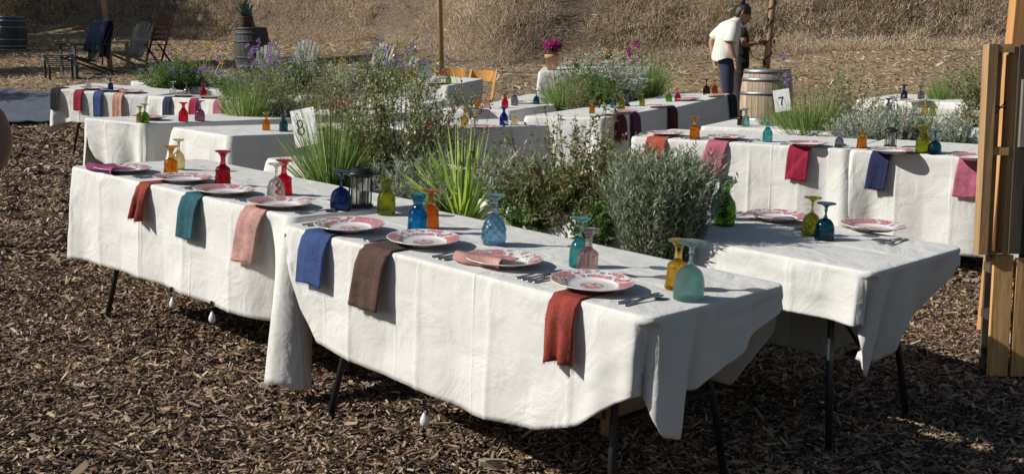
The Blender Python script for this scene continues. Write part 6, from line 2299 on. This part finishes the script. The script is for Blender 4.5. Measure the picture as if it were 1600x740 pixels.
def person_front():
    y0 = 15.75
    s_ = PXM(y0)
    X = lambda px_: (px_ - 800) / s_
    base = Vector((X(1140), y0, 0)); base.z = G(base.x, base.y)
    zc = lambda py_: CAMH - math.tan(math.atan((py_ - 370) / FPX) + PITCH) * y0 - base.z     # height above the feet of a photo row
    root = empty('person', base, 'person in a cream short sleeved shirt and navy trousers, head bowed to the right', 'person', 'people behind the tables')
    K_ = zc(5) / 1.60
    bx = base.x
    x = lambda px_: X(px_) - bx
    # skeleton heights from the photograph
    hip = zc(100); waist = zc(92); sh = zc(42); neck = zc(31); el = zc(70); wr_ = zc(97)
    # trousers
    pths = []
    for sy, dx in ((-.085, .00), (.085, .03)):
        pths.append([(x(1133), 0, hip + .03, (.155, .12)), (x(1133) + dx * .5, sy, hip - .06, .098), (x(1135) + dx, sy, hip * .52, .070), (x(1133) + dx * 1.4, sy, .10, .060)])
    pths.append([(x(1133), 0, hip + .03, (.155, .12)), (x(1132), 0, waist + .06, (.150, .112))])
    V_, E_, R_ = chain(pths); skin_mesh('trousers', V_, E_, R_, M_NAVY, root)
    for sy, dx in ((-.085, .00), (.085, .03)):
        b = MB(); cx = x(1133) + dx * 1.4
        b.tube([(cx - .07, sy, .045), (cx, sy, .055), (cx + .10, sy, .045), (cx + .17, sy, .03)], [.035, .047, .042, .026], 10)
        b.build('shoe', M_BLK, root, True)
    # body under the clothes: neck, arms, hands in one surface
    shl = (x(1138), -.17, sh, .055)
    chest = (x(1138), 0, sh - .05, .055)
    pths = [[(x(1131), 0, waist + .05, (.11, .08)), (x(1133), 0, (waist + sh) / 2, (.11, .08)), chest, (x(1146.5), 0, neck - .01, .044), (x(1153), 0, neck + .055, .046)]]
    pths.append([chest, shl, (x(1133.5), -.235, el, .042), (x(1137), -.225, (el + wr_) / 2, .038), (x(1143), -.215, wr_, .027)])
    pths += hand((x(1143), -.215, wr_), (.12, 0, -1), (.9, .2, 0), (.5, .9, 0), 1.05)
    shr = (x(1131), .17, sh, .055)
    pths.append([chest, shr, (x(1114), .24, zc(66), .042), (x(1117), .23, zc(84), .036), (x(1119.5), .20, zc(103), .026)])
    pths += hand((x(1119.5), .20, zc(103)), (.15, 0, -1), (.9, -.2, 0), (.5, -.9, 0), 1.0)
    V_, E_, R_ = chain(pths); skin_mesh('body', V_, E_, R_, M_SKIN, root, 0)
    # shirt: loose trunk and two short sleeves
    rings = [(1131, 95, .158, .205), (1130.5, 88, .160, .20), (1132, 78, .155, .195), (1133.5, 66, .150, .195), (1134.5, 55, .155, .20), (1136, 47, .150, .195), (1138, 41, .135, .165), (1142, 36, .100, .115), (1146.5, 32.5, .070, .075), (1148.5, 30.5, .064, .066)]
    mb = MB(); nn = 40; vs = []
    for i_, (cx_, cy_, rx, ry) in enumerate(rings):
        for k in range(nn):
            a = 2 * PI * k / nn
            w = .010 * math.sin(5 * a + i_ * .8) + .012 * noise.noise(Vector((math.cos(a) * 2, math.sin(a) * 2, i_ * .6)))
            w *= max(0, 1 - i_ / 8)
            vs.append((x(cx_) + (rx + w) * math.cos(a), (ry + w) * math.sin(a), zc(cy_) + (.02 * math.sin(3 * a) if i_ == 0 else 0) - .25 * (rx * math.cos(a)) * (.5 if 3 < i_ < 8 else 0)))
    mb.add(vs, [(j * nn + k, j * nn + (k + 1) % nn, (j + 1) * nn + (k + 1) % nn, (j + 1) * nn + k) for j in range(len(rings) - 1) for k in range(nn)])
    o = mb.build('shirt', M_SHIRT, root, True)
    o.modifiers.new('sub', 'SUBSURF').render_levels = 1
    for pts_, rr in (([(x(1139), -.12, zc(43)), (x(1138.5), -.19, zc(47)), (x(1136.5), -.225, zc(55)), (x(1134.5), -.238, zc(63)), (x(1133.8), -.24, zc(68))], [.07, .082, .084, .088, .092]),
                     ([(x(1136), .12, zc(44)), (x(1130), .18, zc(48)), (x(1122), .215, zc(55)), (x(1117), .235, zc(62))], [.07, .078, .072, .070])):
        mb = MB(); mb.tube(pts_, rr, 20, caps=False); o = mb.build('sleeve', M_SHIRT, root, True)
        o.modifiers.new('sub', 'SUBSURF').render_levels = 1
        o.modifiers.new('t', 'SOLIDIFY').thickness = .004
    b = MB(); b.tube([(x(1143), -.07, zc(37)), (x(1150), -.06, zc(33)), (x(1154), 0, zc(36)), (x(1150), .06, zc(33)), (x(1143), .07, zc(37))], [.018, .022, .012, .022, .018], 8)
    b.build('collar', M_SHIRT, root, True)
    b = MB(); b.lathe([(.030, -.014), (.034, -.010), (.034, .010), (.030, .014)], 16, c=(x(1142.5), -.216, wr_ + .015)); b.build('watch', M_GALV, root, True)
    Mh, hd = head_parts(root, Vector((x(1157), 0, zc(24))), Vector((1, 0, 0)), M_SKIN, .42)
    # hair: cap, bun and loose strands, with a pale scarf end
    me = bpy.data.meshes.new('hair'); bm = bmesh.new()
    bmesh.ops.create_uvsphere(bm, u_segments=28, v_segments=20, radius=1)
    for v in list(bm.verts):
        if v.co.z < -.15 and v.co.y > -.35 or v.co.z < -.62: bm.verts.remove(v)
    for v in bm.verts:
        q = noise.noise(v.co * 4) * .010
        f_ = .0 if v.co.y < .3 else -.012 * max(0, (.45 - v.co.z)) * 2
        v.co = Vector((v.co.x * (.086 + q), v.co.y * (.106 + q) - .008 + f_, v.co.z * (.128 + q) + .006))
    bm.to_mesh(me); bm.free(); me.materials.append(M_HAIR)
    me.polygons.foreach_set('use_smooth', [True] * len(me.polygons))
    ho = link('hair', me, root, Mh); ho.modifiers.new('t', 'SOLIDIFY').thickness = .012
    b = MB(); b.tube([(0, -.05, .10), (.01, -.07, .135), (0, -.05, .165)], [.03, .042, .018], 10); b.build('hair_bun', M_HAIR, root, True, M=Mh)
    for k in range(5):
        b = MB(); a = random.uniform(-.03, .03)
        b.tube([(a, -.09, .06), (a * 1.5, -.15, .03 - k * .012), (a * 2, -.21 + k * .01, -.03 - k * .01)], [.014, .010, .004], 6)
        b.build('scarf_end' if k % 2 else 'hair_strand', mat_fabric('straw_scarf', (.45, .38, .24), .9) if k % 2 else M_HAIR, root, True, M=Mh)
    return root


person_front()


def person_back():
    y0 = 16.25
    s_ = PXM(y0)
    X = lambda px_: (px_ - 800) / s_
    base = Vector((X(1156), y0, 0)); base.z = G(base.x, base.y)
    zc = lambda py_: CAMH - math.tan(math.atan((py_ - 370) / FPX) + PITCH) * y0 - base.z
    root = empty('person', base, 'person in black mostly hidden behind the cream shirt, one fist held forward', 'person', 'people behind the tables')
    x = lambda px_: X(px_) - base.x
    sh = zc(50); hip = zc(104)
    pths = []
    for sy in (-.085, .085):
        pths.append([(x(1154), 0, hip, (.15, .12)), (x(1154), sy, hip - .08, .10), (x(1155), sy, hip * .52, .07), (x(1154), sy, .09, .06)])
    pths.append([(x(1154), 0, hip, (.15, .12)), (x(1154), 0, zc(85), (.135, .15)), (x(1154), 0, zc(64), (.13, .155)), (x(1153), 0, sh, (.10, .15)), (x(1153), 0, zc(43), (.055, .06))])
    pths.append([(x(1153), 0, sh, (.10, .15)), (x(1153), -.17, sh - .01, .066), (x(1156), -.20, zc(64), .058)])
    pths.append([(x(1153), 0, sh, (.10, .15)), (x(1152), .17, sh - .01, .066), (x(1150), .20, zc(64), .056)])
    V_, E_, R_ = chain(pths); skin_mesh('black_clothes', V_, E_, R_, M_BLK, root, 0)
    for sy in (-.085, .085):
        b = MB(); cx = x(1155)
        b.tube([(cx - .07, sy, .045), (cx, sy, .055), (cx + .10, sy, .045), (cx + .17, sy, .03)], [.035, .047, .042, .026], 10)
        b.build('shoe', M_BLK, root, True)
    chest = (x(1153), 0, sh, .06)
    pths = [[chest, (x(1154), 0, zc(40), .046), (x(1156), 0, zc(36), .046)],
            [chest, (x(1153), -.165, sh - .01, .045), (x(1157), -.20, zc(74), .042), (x(1165), -.21, zc(72), .036), (x(1173), -.19, zc(70), .026)]]
    pths += hand((x(1173), -.19, zc(70)), (1, .1, .12), (0, .3, -1), (0, -.6, .8), 1.1)
    pths.append([chest, (x(1152), .165, sh - .01, .045), (x(1150), .21, zc(76), .04), (x(1152), .20, zc(98), .026)])
    pths += hand((x(1152), .20, zc(98)), (.05, 0, -1), (.9, -.2, 0), (.5, -.9, 0), 1.)
    V_, E_, R_ = chain(pths); skin_mesh('body', V_, E_, R_, M_SKIN2, root, 0)
    b = MB(); b.tube([(x(1157), -.17, zc(56)), (x(1163), -.19, zc(72)), (x(1168), -.18, zc(88))], [.008, .010, .007], 6); b.build('apron_strap', M_BLK, root, True)
    Mh, hd = head_parts(root, Vector((x(1156), 0, zc(28))), Vector((1, 0, 0)), M_SKIN2, .45)
    me = bpy.data.meshes.new('hair'); bm = bmesh.new()
    bmesh.ops.create_uvsphere(bm, u_segments=24, v_segments=16, radius=1)
    for v in list(bm.verts):
        if v.co.z < -.15 and v.co.y > -.35 or v.co.z < -.62: bm.verts.remove(v)
    for v in bm.verts: v.co = Vector((v.co.x * .086, v.co.y * .106 - .008, v.co.z * .126 + .006))
    bm.to_mesh(me); bm.free(); me.materials.append(M_HAIR)
    ho = link('hair', me, root, Mh); ho.modifiers.new('t', 'SOLIDIFY').thickness = .012


person_back()


def person_edge():
    """someone standing just outside the left edge: only a bent elbow shows"""
    y0 = 2.35
    d = ray(8, 228); E0 = Vector((0, 0, CAMH)) + d * (y0 / d.y)       # where the elbow is seen
    base = Vector((E0.x - .28, y0 + .02, 0)); base.z = G(base.x, base.y)
    root = empty('person', base, 'bare bent elbow of someone standing at the left edge of the view', 'person', 'people at the edge of the view')
    ex = E0.x - base.x; ez = E0.z - base.z
    sh = 1.38
    chest = (0, 0, 1.30, (.13, .10))
    pths = [[(0, 0, .98, (.15, .11)), (0, 0, 1.12, (.13, .10)), chest, (0, 0, 1.45, .055), (0, .01, 1.52, .05)],
            [chest, (.17, 0, sh, .055), (ex - .03, .01, ez + .05, .050), (ex - .022, .0, ez - .035, .040), (ex - .12, -.10, ez - .03, .036), (ex - .22, -.17, ez + .03, .026)],
            [chest, (-.17, 0, sh, .055), (-.25, .02, 1.12, .044), (-.14, -.2, 1.08, .034), (-.04, -.24, 1.12, .026)]]
    pths += hand((ex - .22, -.17, ez + .03), (-.9, -.3, .3), (0, .3, -1), (0, -.8, .5), 1.)
    pths += hand((-.04, -.24, 1.12), (.9, .1, .2), (0, .3, -1), (0, -.6, .6), 1.)
    V_, E_, R_ = chain(pths); skin_mesh('body', V_, E_, R_, M_SKIN2, root, 0)
    pths = [[(0, 0, .92, (.16, .12)), (0, 0, 1.1, (.15, .12)), (0, 0, 1.30, (.155, .12)), (0, 0, 1.42, (.09, .08))],
            [(0, 0, 1.30, (.155, .12)), (.17, 0, sh, .075), (.20, .0, sh - .07, .068)], [(0, 0, 1.30, (.155, .12)), (-.17, 0, sh, .075), (-.20, .0, sh - .07, .068)]]
    V_, E_, R_ = chain(pths); skin_mesh('shirt', V_, E_, R_, M_BLK, root, 0)
    pths = []
    for sx in (-.09, .09): pths.append([(0, 0, .93, (.15, .12)), (sx, 0, .80, .095), (sx, .0, .48, .065), (sx, .0, .09, .05)])
    V_, E_, R_ = chain(pths); skin_mesh('trousers', V_, E_, R_, M_NAVY, root, 0)
    for sx in (-.09, .09):
        b = MB(); b.tube([(sx, .07, .045), (sx, 0, .055), (sx, -.10, .045), (sx, -.17, .03)], [.035, .047, .042, .026], 10); b.build('shoe', M_BLK, root, True)
    Mh, hd = head_parts(root, Vector((0, 0, 1.62)), Vector((0, -1, 0)), M_SKIN2, .1)


person_edge()

# ---------------------------------------------------------------- trees standing outside the left edge, whose shade falls on the slope
def big_tree(x, y, H, R, n, seed, label, crown0=.35, leaf=.11, flat=.7):
    r = np.random.default_rng(seed)
    root = empty('oak_tree', (x, y, G(x, y)), label, 'tree', 'trees left of the clearing')
    b = MB(); b.tube([(0, 0, -.3), (.1, 0, H * .25), (-.05, .1, H * .5), (0, 0, H * .75)], [.34, .26, .19, .08], 10)
    limbs = []
    for k in range(9):
        a = k * 2.4; z = H * (.25 + .06 * k)
        e = Vector((math.cos(a) * R * .75, math.sin(a) * R * .75, z + H * .22))
        b.tube([(0, 0, z), tuple(e * .5 + Vector((0, 0, z * .5))), tuple(e)], [.12, .07, .02], 7)
        limbs.append(e)
    b.build('trunk', mat_wood('bark', (.06, .045, .035), (.16, .12, .09), axis='Z'), root, True)
    C_ = []
    for k in range(46):
        v = r.normal(size=3); v /= np.linalg.norm(v); q = r.random() ** .4
        C_.append(np.array([v[0] * R * q, v[1] * R * q, H * (1 + crown0) / 2 + v[2] * H * (1 - crown0) / 2 * q * flat]))
    C_ = np.array(C_)
    idx = r.integers(0, len(C_), n)
    v = r.normal(size=(n, 3)); v = unit(v) * (r.random(n) ** .5)[:, None] * R * .30
    p = C_[idx] + v
    ln = r.uniform(leaf * .6, leaf * 1.4, n)
    V_, F4 = leaves(p, unit(r.normal(size=(n, 3))), ln, ln * .6, r)
    tag(link('crown', quad_mesh('crown', V_, F4, LM['deep'], r.random(n)), root), kind='stuff')


big_tree(-28.0, 33, 10.5, 5.2, 26000, 1, 'large oak standing left of the clearing, nearest the shaded slope', leaf=.28)
big_tree(-25, 43.5, 12, 6.5, 26000, 2, 'large oak farther back on the slope at the left', leaf=.30)
big_tree(-18, 24.0, 5.0, 2.4, 12000, 3, 'smaller oak left of the dark chairs', leaf=.2)
big_tree(-17.5, 18.3, 6.0, 2.8, 12000, 4, 'small oak left of the blue grey tarp', leaf=.2)
big_tree(-21, 24.6, 12.5, 1.5, 9000, 5, 'tall slender tree left of the clearing', leaf=.2, crown0=.5, flat=1.)
